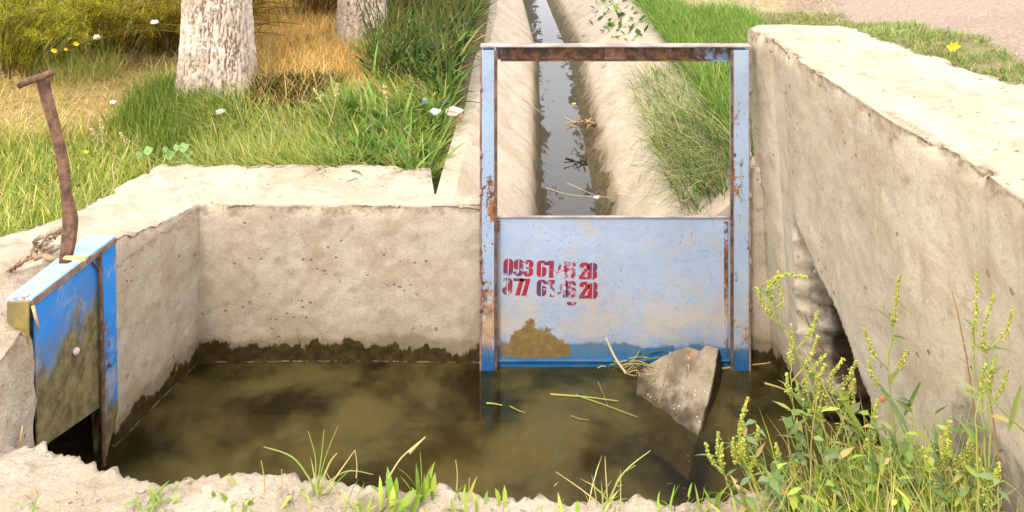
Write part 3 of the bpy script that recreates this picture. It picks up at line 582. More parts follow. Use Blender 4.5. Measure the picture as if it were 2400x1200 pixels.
def pick(pal, n, wts=None, var=.18):
    pal = np.array(pal, float); i = RNG.choice(len(pal), n, p=wts); c = pal[i]*(1+RNG.normal(0, var, (n, 1)))*(1+RNG.normal(0, .05, (n, 3))); return np.clip(c, .005, .9)
def scatter(n, box, mask):
    x = RNG.uniform(box[0], box[1], n); y = RNG.uniform(box[2], box[3], n); z = ground_h(x, y); p = np.stack((x, y, z), -1)
    px, py = proj(p); m = mask(px, py, x, y, fbm(p, 2.6, 3, 90), fbm(p, 9, 2, 91)) & (z > .3); return p[m]
GREENS = [(.22, .33, .03), (.15, .26, .025), (.34, .42, .06), (.10, .17, .02)]
DRYS = [(.74, .58, .24), (.62, .45, .14), (.80, .66, .36), (.48, .33, .10)]
ORS = [(.74, .48, .15), (.62, .36, .08), (.80, .60, .26), (.42, .25, .05)]
OLS = [(.50, .42, .02), (.36, .34, .015), (.62, .48, .03), (.20, .17, .01), (.55, .33, .02)]
def tuft(name, label, cat, base, hr, wr, lean, curl, pal, wts=None, prof=(1, .92, .62, 0), kind=None, group=None, az=None, parent=None, var=.18, tip=None, extra=None):
    n = len(base); h = RNG.uniform(*hr, n); w_ = RNG.uniform(*wr, n); a = RNG.uniform(0, 2*math.pi, n) if az is None else RNG.normal(az[0], az[1], n)
    le = np.abs(RNG.normal(lean, .22, n)); cu = RNG.uniform(curl[0], curl[1], n); c = pick(pal, n, wts, var); tc = None if tip is None else c*(1-.5)+np.array(tip)*.5
    m = MB(); m.add(*blades(base, h, w_, a, le, cu, c, prof, tc))
    if extra: extra(m)
    o = m.build(name, M['leaf'], parent, False)
    if parent is None: settle(o, base.mean(0)*np.array((1, 1, 1)))
    if label: tag(o, label, cat, group, kind)
    return o
LFT = lambda x, y: (x-cx(y) < -.34)
NW = lambda x, y: ~((x > -1.62) & (y < 3.39)) 
# dry pale grass on left
b = scatter(60000, (-4.6, -.34, 3.2, 6.4), lambda px, py, x, y, a, c: LFT(x, y) & NW(x, y) & (px < 640) & (py < 368+70*a) & (py > 60+50*a) & (px > -300))
tuft('dry_grass', 'pale yellow dry grass on the slope left of the whitewashed trunk', 'grass', b, (.05, .13), (.0018, .0034), .75, (.2, 1.2), DRYS+[(.30, .34, .06), (.20, .24, .04)], (.28, .22, .2, .1, .12, .08), kind='stuff')
b = scatter(60000, (-1.9, -.34, 3.8, 9.5), lambda px, py, x, y, a, c: LFT(x, y) & (px > 585) & (px < 960+40*a) & (py < 275+50*a) & (py > -80))
tuft('orange_dry_grass', 'orange dry grass between the two whitewashed trunks', 'grass', b, (.06, .16), (.002, .004), .6, (.2, 1.2), ORS+[(.22, .24, .03)], (.32, .22, .26, .12, .08), kind='stuff')
# green mixed grass near left
b = scatter(60000, (-3.2, -.34, 2.2, 4.6), lambda px, py, x, y, a, c: LFT(x, y) & NW(x, y) & (px < 620) & (py > 312+70*a+40*c) & (px > -250))
tuft('green_grass', 'bright green and straw mixed grass at the left edge behind the basin wall', 'grass', b, (.05, .15), (.002, .0045), .5, (.2, 1.1), GREENS+[(.52, .52, .10), (.70, .58, .24)], (.20, .10, .24, .05, .22, .19), kind='stuff')
b = scatter(45000, (-1.95, -1.0, 3.3, 4.4), lambda px, py, x, y, a, c: (px > 255+40*a) & (px < 580+50*a) & (py > 205+30*c) & NW(x, y) & (RNG.random(len(px)) < 1.15-(((px-410)/170)**2+((py-290)/90)**2)+.9*a))
tuft('lush_grass', 'dense green grass patch at the foot of the large whitewashed trunk', 'grass', b, (.09, .19), (.0022, .004), .35, (.1, .9), [(.17, .28, .03), (.11, .20, .02), (.26, .36, .05), (.07, .13, .018), (.44, .42, .12)], kind='stuff')
b = scatter(50000, (-1.6, -.34, 3.36, 4.6), lambda px, py, x, y, a, c: LFT(x, y) & NW(x, y) & (px > 480) & (py > 235+40*a) & ~((px > 575) & (px < 790+60*c) & (py < 292+40*a)))
tuft('bent_grass', 'long bent green and straw grass right behind the back wall', 'grass', b, (.12, .26), (.0022, .0045), .85, (.2, 1.2), GREENS+[(.62, .52, .22), (.46, .44, .12)], (.20, .12, .20, .06, .22, .20), kind='stuff', az=(2.6, .8))
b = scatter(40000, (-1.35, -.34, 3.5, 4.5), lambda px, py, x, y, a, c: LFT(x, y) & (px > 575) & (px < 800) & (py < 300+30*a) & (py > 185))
tuft('shade_toned_undergrowth', 'dark green and brown undergrowth right of the large trunk', 'undergrowth', b, (.04, .10), (.003, .008), .8, (.1, 1.2), [(.07, .10, .015), (.09, .07, .03), (.03, .04, .01), (.13, .10, .04)], kind='stuff')  # dark palette puts the trunk's shadow into the blade colours
# broad reed-like clump behind the back wall, beside the channel
b = scatter(9000, (-.95, -.33, 3.36, 3.98), lambda px, py, x, y, a, c: LFT(x, y) & NW(x, y) & (px > 770+60*a))[:1150]
tuft('grass_clump', 'tall bright green broad-bladed grass clump leaning over the channel edge behind the back wall', 'grass clump', b, (.12, .29), (.010, .022), .6, (.2, 1.3), [(.15, .28, .04), (.10, .20, .03), (.24, .36, .07), (.30, .36, .09)], prof=(.7, 1, .85, .5, 0))
# dark reeds beside the channel further back
b = scatter(40000, (-1.3, -.25, 3.95, 8.4), lambda px, py, x, y, a, c: (x-cx(y) < -.30) & (px > 880+40*a) & ((py < 215+20*a) | (px > 1010)) & (py < 262))[:8500]
def stalks(m):
    for k in range(0, len(b), 14):
        q = b[k]; L = random.uniform(.25, .5); dx = random.uniform(-.12, .18); m.tube(spline([q, q+(dx*.3, .0, L*.5), q+(dx, -.05, L)], 6), .003, 4, (.15, .16, .04))
tuft('reed_thicket', 'dark green reeds crowding the left edge of the channel at the top', 'reeds', b, (.10, .34), (.008, .024), .6, (.2, 1.4), [(.09, .15, .025), (.05, .09, .015), (.17, .27, .05), (.03, .045, .012), (.34, .26, .08)], (.26, .24, .24, .12, .14), prof=(.7, 1, .8, .4, 0), kind='stuff', extra=stalks)
# feathery shrubs upper left
def shrub(cx_, cy_, rw, hgt, pal, label, n=9000, lean=(.8, 0)):
    z0 = float(ground_h(cx_, cy_)); root = empty('feathery_shrub', (cx_, cy_, z0), label, 'shrub'); st = MB(); pts = []; azs = []
    for k in range(70):
        a = RNG.uniform(0, 2*math.pi); r0 = RNG.uniform(0, .5)*rw; b0 = np.array((cx_+math.cos(a)*r0, cy_+math.sin(a)*r0*.7, z0-.02)); L = hgt*RNG.uniform(.55, 1.1); o_ = rw*RNG.uniform(.3, 1.)
        a += RNG.normal(0, .4); p = spline([b0, b0+(math.cos(a)*o_*.3+lean[0]*.05, math.sin(a)*o_*.3, L*.5), b0+(math.cos(a)*o_*.8+lean[0]*.2, math.sin(a)*o_*.6-.05, L*.85), b0+(math.cos(a)*o_*1.1+lean[0]*.35, math.sin(a)*o_*.8-.1, L*.86)], 26)
        st.tube(p, np.linspace(.005, .0015, 26), 4, (.20, .13, .04)); q = p[3:]; m_ = n//70; idx = RNG.integers(0, len(q)-1, m_); f = RNG.random((m_, 1)); pts.append(q[idx]*(1-f)+q[idx+1]*f+RNG.normal(0, .012, (m_, 3))); azs.append(np.full(m_, a)+RNG.normal(0, 1.0, m_))
    st.build('stem', M['leaf'], root, True); B = np.vstack(pts); A_ = np.concatenate(azs); m_ = len(B); m = MB()
    c = pick(pal, m_); cl = fbm(B, 4, 2, 17); c = np.clip(c*(1+.45*cl[:, None]), .005, .8)
    m.add(*blades(B, RNG.uniform(.03, .085, m_), RNG.uniform(.0018, .004, m_), A_, np.abs(RNG.normal(.9, .35, m_)), RNG.uniform(.1, .9, m_), c, (1, .7, 0))); m.build('foliage', M['leaf'], root)
shrub(-2.75, 4.35, .50, .50, [(.36, .40, .015), (.50, .46, .02), (.22, .24, .01), (.12, .10, .008)], 'feathery olive green shrub at the left edge above the T-shaped handle', 15000, (1.2, 0))
shrub(-2.35, 4.75, .50, .52, OLS+[(.09, .07, .008)], 'feathery yellow-green shrub right of the leftmost shrub', 15000, (1., 0))
shrub(-1.98, 4.75, .40, .42, [(.40, .26, .03), (.28, .20, .02), (.44, .25, .03), (.18, .13, .012)], 'ochre yellow shrub just left of the large trunk', 11000)
shrub(-3.2, 5.2, .7, .8, [(.30, .42, .015), (.42, .45, .02), (.18, .24, .01)], 'greener feathery shrub half cut by the left top corner', 14000)
shrub(-2.1, 5.6, .6, .6, [(.32, .25, .03), (.24, .20, .02), (.14, .11, .01)], 'yellowish shrub in the second row, left of the large trunk', 12000)
shrub(-1.5, 5.9, .5, .5, [(.36, .22, .03), (.32, .20, .03), (.22, .13, .02)], 'low orange-brown shrub behind the large trunk', 9000)
# pale weed tuft in front of the shrubs
b = scatter(6000, (-3.0, -1.9, 3.8, 4.8), lambda px, py, x, y, a, c: (((px-170)/110)**2+((py-170)/38)**2 < 1))[:1100]
tuft('pale_weed', 'pale yellow-green wiry weed in front of the feathery shrubs', 'weed', b, (.08, .22), (.002, .004), .5, (.1, 1.0), [(.40, .42, .08), (.30, .34, .05), (.55, .52, .20)])
# right bank
RB = lambda x, y: (x-cx(y) > .90-.16*ss(y, 4.6, 3.6)+.03*np.sin(y*9)) & ~((x > .84) & (y < 3.08))
b = scatter(130000, (.68, 1.75, 3.1, 8.5), lambda px, py, x, y, a, c: RB(x, y) & (px < 1790) & (py > -40) & ((py > 30+20*a) | (px < 1560+40*a)))
tuft('bank_grass', 'tall bright green grass on the right bank of the channel', 'grass', b, (.08, .20), (.0022, .0045), .5, (.2, 1.2), [(.15, .29, .03), (.10, .22, .022), (.22, .36, .045), (.07, .14, .02), (.50, .46, .16)], (.26, .22, .24, .14, .14), kind='stuff', az=(3.0, 1.5))
# long runners hanging over the channel slope
nb = 2300; yb = RNG.uniform(3.08, 4.9, nb); yb = np.where(RNG.random(nb) < .45, RNG.uniform(3.08, 4.0, nb), yb); xb = cx(yb)+RNG.uniform(.70, 1.0, nb); b = np.stack((xb, yb, np.minimum(.65, .385+(xb-cx(yb)-.56)*.765)), -1)
tuft('hanging_grass', 'long thin green and straw grass hanging over the right slope of the channel', 'grass', b, (.08, .30), (.0022, .0048), .7, (.4, 1.7), [(.14, .25, .03), (.08, .15, .02), (.55, .46, .2), (.05, .09, .015), (.24, .34, .05)], kind='stuff', az=(3.3, 1.1), prof=(1, .95, .8, .6, .4, 0))
nb = 240; yb = RNG.uniform(3.3, 4.6, nb); xb = cx(yb)+RNG.uniform(.55, .95, nb); b = np.stack((xb, yb, .39+(xb-cx(yb)-.56)*.76+.012), -1)
tuft('fallen_straw', 'dry straw litter lying on the right slope of the channel', 'straw', b, (.05, .22), (.002, .004), 1.25, (.1, .5), [(.62, .48, .25), (.5, .36, .16), (.25, .27, .07)], kind='stuff')
b = scatter(30000, (1.2, 4.5, 4.5, 9), lambda px, py, x, y, a, c: (px > 1540) & (px < 1960) & (py < 60+20*a) & (py > -60))
tuft('flattened_straw', 'flattened pale straw between the green bank and the bare earth', 'straw', b, (.04, .12), (.002, .004), 1.25, (.0, .5), [(.66, .52, .30), (.56, .42, .2), (.42, .32, .15), (.25, .25, .08)], kind='stuff')
lim = lambda px: np.where(px < 2300, 30+(px-1860)*.13, 90+(px-2300)*.6)
b = scatter(90000, (1.25, 4.2, 1.9, 6.5), lambda px, py, x, y, a, c: (x > np.interp(y, _oy, _ox)+.03) & (px > 1760) & (px < 2600) & (py > lim(px)+22*a) & (c > -.42-.25*a))
tuft('lawn_grass', 'short patchy green grass along the outer side of the tall right wall', 'grass', b, (.02, .055), (.0022, .004), .6, (.2, 1.1), [(.16, .25, .035), (.22, .31, .05), (.10, .17, .025), (.50, .42, .2)], (.34, .28, .2, .18), kind='stuff')
b = scatter(5000, (1.6, 5, 3, 8), lambda px, py, x, y, a, c: (px > 1900) & (py < lim(px)))
tuft('scattered_straw', 'scattered straw bits on the bare brown earth at the upper right', 'straw', b, (.015, .05), (.002, .004), 1.4, (0, .3), [(.60, .5, .4), (.3, .22, .15)], kind='stuff')
# farther cover out of the picture
b = scatter(20000, (-9, -.5, 6.5, 12), lambda px, py, x, y, a, c: LFT(x, y))
tuft('far_grass', 'olive and dry grass beyond the shrubs', 'grass', b, (.10, .25), (.005, .010), .5, (.2, 1), OLS[:3]+DRYS[:2], kind='stuff')

# ------------------------------------------------------------------ trees
def tree(x, y, r0, r1, zb, label, seed, side):
    root = empty('whitewashed_tree', (x, y, zb), label, 'tree'); nu, nv = 260, 240; H = 2.6
    a = np.linspace(0, 2*math.pi, nu); t = np.concatenate((np.linspace(0, .45, 190, endpoint=False), np.linspace(.45, 1, 50))); A_, T_ = np.meshgrid(a, t, indexing='ij')
    z = zb-.1+T_*H; R = r1*.96+(r0-r1)*np.exp(-T_*H/.28)+(T_*H < 0)*0; R = R*(1-.12*T_)
    D = np.stack((np.cos(A_)*R, np.sin(A_)*R, z), -1); S = np.stack((np.cos(A_)*1., np.sin(A_)*1., z*.55), -1)
    f = fbm(S+.12*fbm(S, 9, 3, seed+9)[..., None], 15, 5, seed, .62); rid = 1-np.abs(f)*3.6; rid = np.clip(rid, -1, 1); f2 = fbm(np.stack((np.cos(A_), np.sin(A_), z*1.2), -1), 22, 3, seed+4)
    R2 = R*(1+.09*np.cos(4*A_+seed)*np.exp(-T_*9))-.017*np.maximum(rid, 0)**2+.006*f2
    G = np.stack((x+np.cos(A_)*R2+.02*T_*side, y+np.sin(A_)*R2, z), -1); hcol = np.clip(.72-.62*np.maximum(rid, 0)**2*(fbm(S, 3, 2, 5)*.5+.75)+.3*f2, 0, 1)
    mesh('trunk', G, gridq(nu, nv), None, M['bark'], root, True, np.repeat(hcol.reshape(-1, 1), 3, 1))
    top = np.array((x+.02*side, y, zb+2.4)); tips = []
    for k in range(6):
        aa = k*1.05+seed; L = 1.5; e = top+np.array((math.cos(aa)*L*.8, math.sin(aa)*L*.8+.3, L*1.1)); m = MB(); m.tube(spline([top-(0, 0, .1), top*.5+e*.5+np.array((0, 0, .12)), e], 12), np.linspace(r1*.55, .03, 12), 8, (.5, .5, .5)); m.build('limb', M['bark'], root, True); tips.append(e)
    B = np.vstack([e+RNG.normal(0, 1, (450, 3))*(.55, .55, .4) for e in tips+[top+(0, 0, 1.7)]]); n = len(B); m = MB()
    m.add(*blades(B, RNG.uniform(.05, .1, n), RNG.uniform(.03, .05, n), RNG.uniform(0, 6.28, n), RNG.uniform(.3, 1.8, n), RNG.uniform(0, .6, n), pick(GREENS[:2]+[(.08, .14, .03)], n), (.3, 1, .7, 0))); m.build('crown', M['leaf'], root)
tree(-1.556, 4.20, .235, .178, .72, 'large whitewashed tree trunk with deeply cracked bark, left of centre behind the basin', 3, -1)
tree(-.965, 5.10, .185, .160, .75, 'smaller whitewashed trunk further back near the channel, its foot hidden in grass', 8, 1)

# ------------------------------------------------------------------ foreground weeds
OCT = np.array([(1, 0, 0), (-1, 0, 0), (0, 1, 0), (0, -1, 0), (0, 0, 1), (0, 0, -1)], float); OT = np.array([(4, 0, 2), (4, 2, 1), (4, 1, 3), (4, 3, 0), (5, 2, 0), (5, 1, 2), (5, 3, 1), (5, 0, 3)])
def seeds(path, r, n, size, pal):
    m = MB(); t = RNG.random(n)*(len(path)-1); i = np.minimum(t.astype(int), len(path)-2); f = (t-i)[:, None]; q = path[i]*(1-f)+path[i+1]*f
    taper = np.clip(1.15-t/(len(path)-1), .3, 1)[:, None]; q = q+RNG.normal(0, 1, (n, 3))*r*taper
    S = RNG.uniform(.6, 1.3, (n, 1, 1))*size; V = q[:, None]+OCT[None]*S*RNG.uniform(.7, 1.3, (n, 1, 3)); T = (OT[None]+(np.arange(n)*6)[:, None, None]).reshape(-1, 3)
    m.add(V.reshape(-1, 3), None, T, np.repeat(pick(pal, n, None, .15), 6, 0)); return m
YS = [(.52, .54, .08), (.42, .46, .07), (.62, .60, .15), (.30, .37, .06)]; LG = [(.20, .29, .09), (.27, .36, .11), (.13, .21, .06), (.34, .41, .09), (.20, .27, .13), (.46, .36, .14)]
def leafset(q, n, length, width, pal=LG, lean=(.5, 1.5), up=None):
    m = MB(); i = RNG.integers(0, len(q), n); m.add(*blades(q[i], RNG.uniform(*length, n), RNG.uniform(*width, n), RNG.uniform(0, 6.28, n), RNG.uniform(*lean, n), RNG.uniform(.2, 1.1, n), pick(pal, n), (.12, .75, 1, .6, .25, 0), twist=.25)); return m
def weed(path, d, label, spike=.35, nl=9, side=3, dens=1., group=None, rs=.0045, ll=(.025, .06)):
    d = min(d, .93*F_/(max(a for a, b in path)-1200)); p3 = [P(a, b, d) for a, b in path]; p3[0][2] = min(p3[0][2], .44); pa = spline(p3, 48); pa += .0012*RNG.normal(size=pa.shape)
    root = empty('flowering_weed', pa[0], label, 'weed', group); m = MB(); m.tube(pa, np.linspace(.0026, .0010, 48)*d/1.86, 5, (.42, .47, .12))
    k0 = int(48*(1-spike)); tips = [pa[k0:]]
    for k in range(side):
        i = int(RNG.integers(12, max(14, k0+2))); a = RNG.uniform(0, 6.28); L = RNG.uniform(.05, .13); e = pa[i]+np.array((math.cos(a)*L*.55, math.sin(a)*L*.35, L*.85)); br = spline([pa[i], pa[i]*.55+e*.45+np.array((math.cos(a)*.012, 0, 0)), e], 14)
        m.tube(br, np.linspace(.0018, .0009, 14), 4, (.42, .47, .12)); tips.append(br[5:])
    m.build('stem', M['leaf'], root, True)
    for t in tips:
        L = np.linalg.norm(np.diff(t, axis=0), axis=1).sum(); seeds(t, rs*.85*d/1.86, int(1700*L*dens)+8, .0024*d/1.86, YS).build('flower_spike', M['leaf'], root)
    for q in range(nl): leafset(pa[4:int(48*(1-spike*.7))], 1, ll, (.006, .016)).build('leaf', M['leaf'], root)
W_ = [([(1975, 1190), (1930, 1000), (1870, 830), (1815, 740), (1800, 690), (1815, 655), (1850, 643), (1892, 650)], 1.86, 'tall yellow-green weed arching over at its tip before the wall hollow', .45, 10, 4),
 ([(1775, 1190), (1745, 1085), (1736, 1000), (1752, 932)], 1.84, 'stout seeding weed with a thick bushy spike over the dark water', .62, 16, 7),
 ([(1722, 1175), (1700, 1115), (1682, 1065), (1683, 1012)], 1.83, 'small seeding weed, leftmost of the weeds over the dark water', .45, 7, 2),
 ([(1890, 1190), (1870, 1050), (1855, 900), (1856, 762)], 1.86, 'slim upright weed before the pale strip of wall left of the hollow', .25, 10, 3),
 ([(1995, 1190), (1985, 1020), (1945, 900), (1978, 842)], 1.88, 'branching yellow-green weed across the dark wall hollow', .4, 12, 6),
 ([(1950, 1190), (1925, 1020), (1890, 900), (1935, 830)], 1.87, 'tangled branching weed at the left side of the wall hollow', .4, 12, 6),
 ([(2125, 1190), (2095, 1000), (2083, 850), (2096, 740), (2108, 645)], 1.86, 'tall faint yellow-green weed left of the middle of the right wall', .3, 12, 3),
 ([(2325, 1160), (2305, 1000), (2283, 850), (2287, 740), (2290, 640)], 1.84, 'tallest weed near the right picture edge', .3, 12, 3),
 ([(2325, 1060), (2318, 900), (2303, 800), (2330, 690)], 1.85, 'weed with a slanting plump spike beside the tallest one at the right edge', .45, 8, 1),
 ([(2310, 1160), (2288, 1010), (2312, 900), (2337, 830)], 1.83, 'weed leaning right with a brown-green spike near the right edge', .3, 6, 1),
 ([(2065, 1190), (2050, 1080), (2047, 1000), (2058, 936)], 1.83, 'short weed with a smooth pale spike right of the wall hollow', .5, 8, 1),
 ([(1842, 1190), (1830, 1135), (1824, 1105), (1832, 1085)], 1.82, 'tiny spike weed low over the water right of the bushy one', .6, 6, 1),
 ([(1868, 1190), (1862, 1140), (1858, 1105), (1866, 1078)], 1.80, 'tiny plump spike weed low beside the leafy tangle', .6, 8, 1),
 ([(2232, 1190), (2215, 1120), (2212, 1050), (2226, 985)], 1.82, 'thick seeding weed in the middle of the leafy growth at lower right', .6, 14, 5),
 ([(2345, 1210), (2340, 1160), (2336, 1120), (2343, 1085)], 1.78, 'short yellow spike weed at the bottom right corner', .6, 8, 2),
 ([(2272, 1200), (2262, 1130), (2258, 1080), (2270, 1040)], 1.80, 'short spike weed just left of the bottom right corner', .5, 12, 3)]
for a in W_: weed(a[0], a[1], a[2], a[3], a[4], a[5], .9 if a[3] < .5 else 1.3, None, .0042 if a[3] < .5 else .0055)
def front(n, x0, x1, y0, y1):
    x = RNG.uniform(x0, x1, n); y = RNG.uniform(y0, y1, n); return np.stack((x, y, np.full(n, .445)+.01*RNG.random(n)), -1)
# leafy undergrowth
def undergrowth(n, name, label, hr, wr, pal, prof, lean):
    x = RNG.uniform(.48, .97, n); y = RNG.uniform(1.36, 1.88, n); keep = (RNG.random(n) < ss(x/y*F_+1200, 1700, 2180)) & (y < 1.80+.09*ss(x, .6, .9)); x, y = x[keep], y[keep]
    b = np.stack((x, y, np.full(len(x), .44)), -1); f = 1+np.clip(1.80-y, 0, 1)*1.5*ss(x, .6, .9); h = RNG.uniform(*hr, len(x))*f; m = MB()
    m.add(*blades(b, h, RNG.uniform(*wr, len(x)), RNG.uniform(0, 6.28, len(x)), np.abs(RNG.normal(lean, .22, len(x))), RNG.uniform(.2, 1.1, len(x)), pick(pal, len(x)), prof)); o = m.build(name, M['leaf'], None); settle(o, b.mean(0)); tag(o, label, 'undergrowth', None, 'stuff'); return b, h
ub, uh = undergrowth(2700, 'weed_undergrowth', 'dense leafy green and yellow undergrowth filling the lower right corner', (.04, .14), (.007, .018), [(.24, .35, .04), (.16, .26, .03), (.38, .46, .07), (.20, .30, .10), (.54, .50, .13)], (.2, .8, 1, .6, 0), .5)
undergrowth(2300, 'thin_grass', 'thin bright grass and straw blades among the weeds at lower right', (.06, .24), (.0018, .0035), [(.40, .50, .06), (.30, .42, .05), (.66, .55, .22), (.62, .44, .16)], (1, .92, .62, 0), .35)
# loose small leaves carried at all heights within the growth
n = 900; ii = RNG.integers(0, len(ub), n); lb_ = ub[ii]+RNG.normal(0, .012, (n, 3)); lb_[:, 2] = .44+RNG.random(n)*uh[ii]*1.15; m = MB(); m.add(*blades(lb_, RNG.uniform(.018, .045, n), RNG.uniform(.008, .018, n), RNG.uniform(0, 6.28, n), RNG.uniform(.5, 1.6, n), RNG.uniform(.2, 1.2, n), pick([(.34, .44, .08), (.26, .36, .14), (.50, .56, .10), (.20, .30, .06)], n), (.15, .9, 1, .5, 0)))
tag(settle(m.build('weed_leaves', M['leaf'], None), lb_.mean(0)), 'small green leaves crowding the weeds at the lower right', 'leaves', None, 'stuff')
for k in range(14):
    px = 1760+k*46+RNG.uniform(-15, 15); d = min(RNG.uniform(1.72, 1.84), .93*F_/(px-1200)); b0 = P(px, 1190, d); b0[2] = .44; root = empty('leafy_weed', b0, 'short leafy grey-green weed in the growth at the foot of the right wall', 'weed', 'leafy weeds in the lower right growth')
    m = MB(); ends = []
    for q in range(5):
        L = RNG.uniform(.07, .19)*(1+.3*(px > 1900))+max(0, 1.80-d)*.4; a = RNG.uniform(0, 6.28); e = b0+np.array((math.cos(a)*L*.45, math.sin(a)*L*.3, L)); pa = spline([b0, b0*.5+e*.5+np.array((0, 0, .01)), e], 14); m.tube(pa, np.linspace(.0022, .001, 14), 4, (.36, .44, .12)); ends.append(pa[3:])
    m.build('stem', M['leaf'], root, True); E_ = np.vstack(ends)
    for q in range(26): leafset(E_, 1, (.022, .055), (.009, .020), LG+[(.40, .46, .10)]).build('leaf', M['leaf'], root)
# single long blades / stalks in front of the wall: (path, radius, colour)
def stalk(name, label, cat, path, d, r, c, z=None, group=None, n=20):
    if path[0][0] > 1900 and z is None and d < 2: d = min(d, .95*F_/(max(a for a, b in path)-1200))
    pts = [PZ(a, b, z) if z is not None else P(a, b, d) for a, b in path]; pa = spline(pts, n); m = MB(); m.tube(pa, np.linspace(r, r*.45, n), 5, c)
    o = m.build(name, M['leaf'], None, True); return tag(settle(o, pa[0]), label, cat, group)
GC, SCc, BC = (.34, .44, .10), (.66, .54, .24), (.45, .26, .10)
stalk('wild_grass', 'thin green stem crossing the right wall and leaning left to the picture edge', 'grass', [(2400, 1010), (2330, 940), (2290, 860)], 1.84, .0020, GC)
stalk('dry_weed', 'thin reddish dry stem with a pointed tip before the upper part of the right wall', 'weed', [(2300, 1100), (2275, 900), (2250, 760), (2230, 678)], 1.85, .0022, BC)
stalk('dry_weed', 'reddish dry stem standing beside the plump spike weeds at right', 'weed', [(2345, 1120), (2330, 1000), (2318, 920)], 1.83, .0022, BC)
stalk('straw', 'long straw slanting across the dark wall hollow from upper left', 'straw', [(2040, 1100), (1960, 960), (1885, 820)], 1.86, .0022, SCc)
stalk('straw', 'upright dry stalk at the left side of the wall hollow', 'straw', [(1905, 1190), (1900, 1060), (1915, 930)], 1.84, .0022, (.6, .42, .16))
stalk('straw', 'short orange dry stalk low before the wall hollow', 'straw', [(2010, 1190), (2013, 1130), (2018, 1090)], 1.80, .0028, (.62, .38, .14))
stalk('straw', 'brown straw leaning inside the wall hollow', 'straw', [(1935, 830), (1905, 780), (1885, 735)], 2.45, .0035, (.35, .22, .08))
def bigblade(label, path, d, wid, c, name='wild_grass'):
    d = min(d, .95*F_/(max(a for a, b in path)-1200)); pa = spline([P(a, b, d) for a, b in path], 16); t = np.linspace(0, 1, 16); w2 = wid*np.sin(math.pi*np.clip(t*.9+.08, 0, 1))**.7/2; T = np.gradient(pa, axis=0); S = np.cross(T, (0, 1, .3)); S /= np.linalg.norm(S, axis=1, keepdims=True)
    V = np.stack((pa-S*w2[:, None], pa+np.array((0, .003, 0)), pa+S*w2[:, None]), 1); o = mesh(name, V.reshape(-1, 3), gridq(16, 3), None, M['leaf'], None, True, np.array(c)*np.ones((48, 3))); return tag(settle(o, pa[0]), label, 'grass')
bigblade('broad green grass blade slanting down right across the wall hollow edge', [(1965, 915), (1995, 970), (2030, 1022)], 1.84, .012, (.34, .40, .06))
bigblade('long blue-green blade leaning left before the right wall', [(2150, 1080), (2110, 980), (2060, 900)], 1.86, .014, (.26, .36, .16))
bigblade('dark green blade pointing up right before the right wall', [(2120, 975), (2140, 930), (2158, 895)], 1.86, .011, (.16, .24, .06))
bigblade('upright green blade near the right edge of the picture', [(2365, 1010), (2380, 950), (2393, 905)], 1.83, .011, (.26, .34, .08))
bigblade('slim green blade rising through the leafy growth', [(2130, 1190), (2110, 1090), (2085, 1010)], 1.80, .012, (.20, .30, .10))
# tufts growing on the rim
def rimtuft(px, py, label, n, h, wd, pal, lean=.35, prof=(.8, 1, .7, 0), name='grass_tuft', spread=.03, extra=None, cat='grass tuft'):
    c = PZ(px, py, .45); b = c+RNG.normal(0, 1, (n, 3))*np.array((spread, spread*.6, 0)); b[:, 2] = .447; return tuft(name, label, cat, b, h, wd, lean, (.1, .8), pal, prof=prof, extra=extra)
def xb(paths, d):
    def f(m):
        for p_, r, c in paths: pa = spline([P(a, b, d) for a, b in p_], 14); m.tube(pa, np.linspace(r, r*.3, 14), 5, c)
    return f
BR = [(.24, .36, .04), (.17, .28, .03), (.40, .44, .09)]
rimtuft(740, 1165, 'wiry grass tuft with long spreading blades on the rim, left of centre', 14, (.03, .09), (.003, .006), BR+[(.6, .5, .2)], .4, extra=xb([([(735, 1165), (740, 1080), (722, 1010)], .0022, GC), ([(740, 1165), (752, 1080), (760, 1006)], .0024, GC), ([(742, 1165), (760, 1080), (792, 998)], .0018, GC), ([(740, 1150), (690, 1075), (618, 1047)], .0024, GC), ([(742, 1165), (770, 1090), (790, 1062)], .003, (.55, .5, .15)), ([(745, 1150), (810, 1105), (875, 1112)], .002, GC), ([(755, 1165), (800, 1100), (832, 1055)], .0024, SCc)], 1.85))
rimtuft(915, 1190, 'broad-leaved green weed with a single dry seed stalk on the rim', 12, (.03, .08), (.012, .024), BR, .3, (.3, .9, 1, .7, 0), 'broad_leaved_weed', .03, xb([([(905, 1130), (935, 1080), (965, 1050), (997, 1024)], .0022, SCc), ([(960, 1060), (980, 1040), (997, 1024)], .0042, (.6, .46, .22))], 1.83), 'weed')
rimtuft(990, 1170, 'slim weed with a curled leafy top on the rim near the centre', 9, (.04, .10), (.006, .014), BR, .2, (.3, .9, 1, .6, 0), 'leafy_weed', .012, xb([([(985, 1190), (988, 1120), (985, 1060)], .002, GC)], 1.84), 'weed')
rimtuft(375, 1185, 'small low weed on the rim at left', 26, (.015, .055), (.005, .011), [(.24, .36, .07), (.32, .42, .10)], .7, (.3, 1, .8, 0), 'low_weed', .03, None, 'weed')
rimtuft(60, 1195, 'sparse thin weed at the bottom left corner', 7, (.03, .07), (.003, .006), [(.30, .40, .10), (.60, .52, .24)], .6, name='low_weed', cat='weed')
rimtuft(570, 1200, 'low green weed at the bottom edge left of the wiry tuft', 22, (.02, .05), (.006, .012), BR, .6, (.3, 1, .8, 0), 'low_weed', .05, None, 'weed')
rimtuft(840, 1205, 'dense bright grass tuft at the bottom edge below the broad-leaved weed', 36, (.02, .065), (.005, .011), BR, .5, (.5, 1, .8, 0), 'grass_tuft', .07)
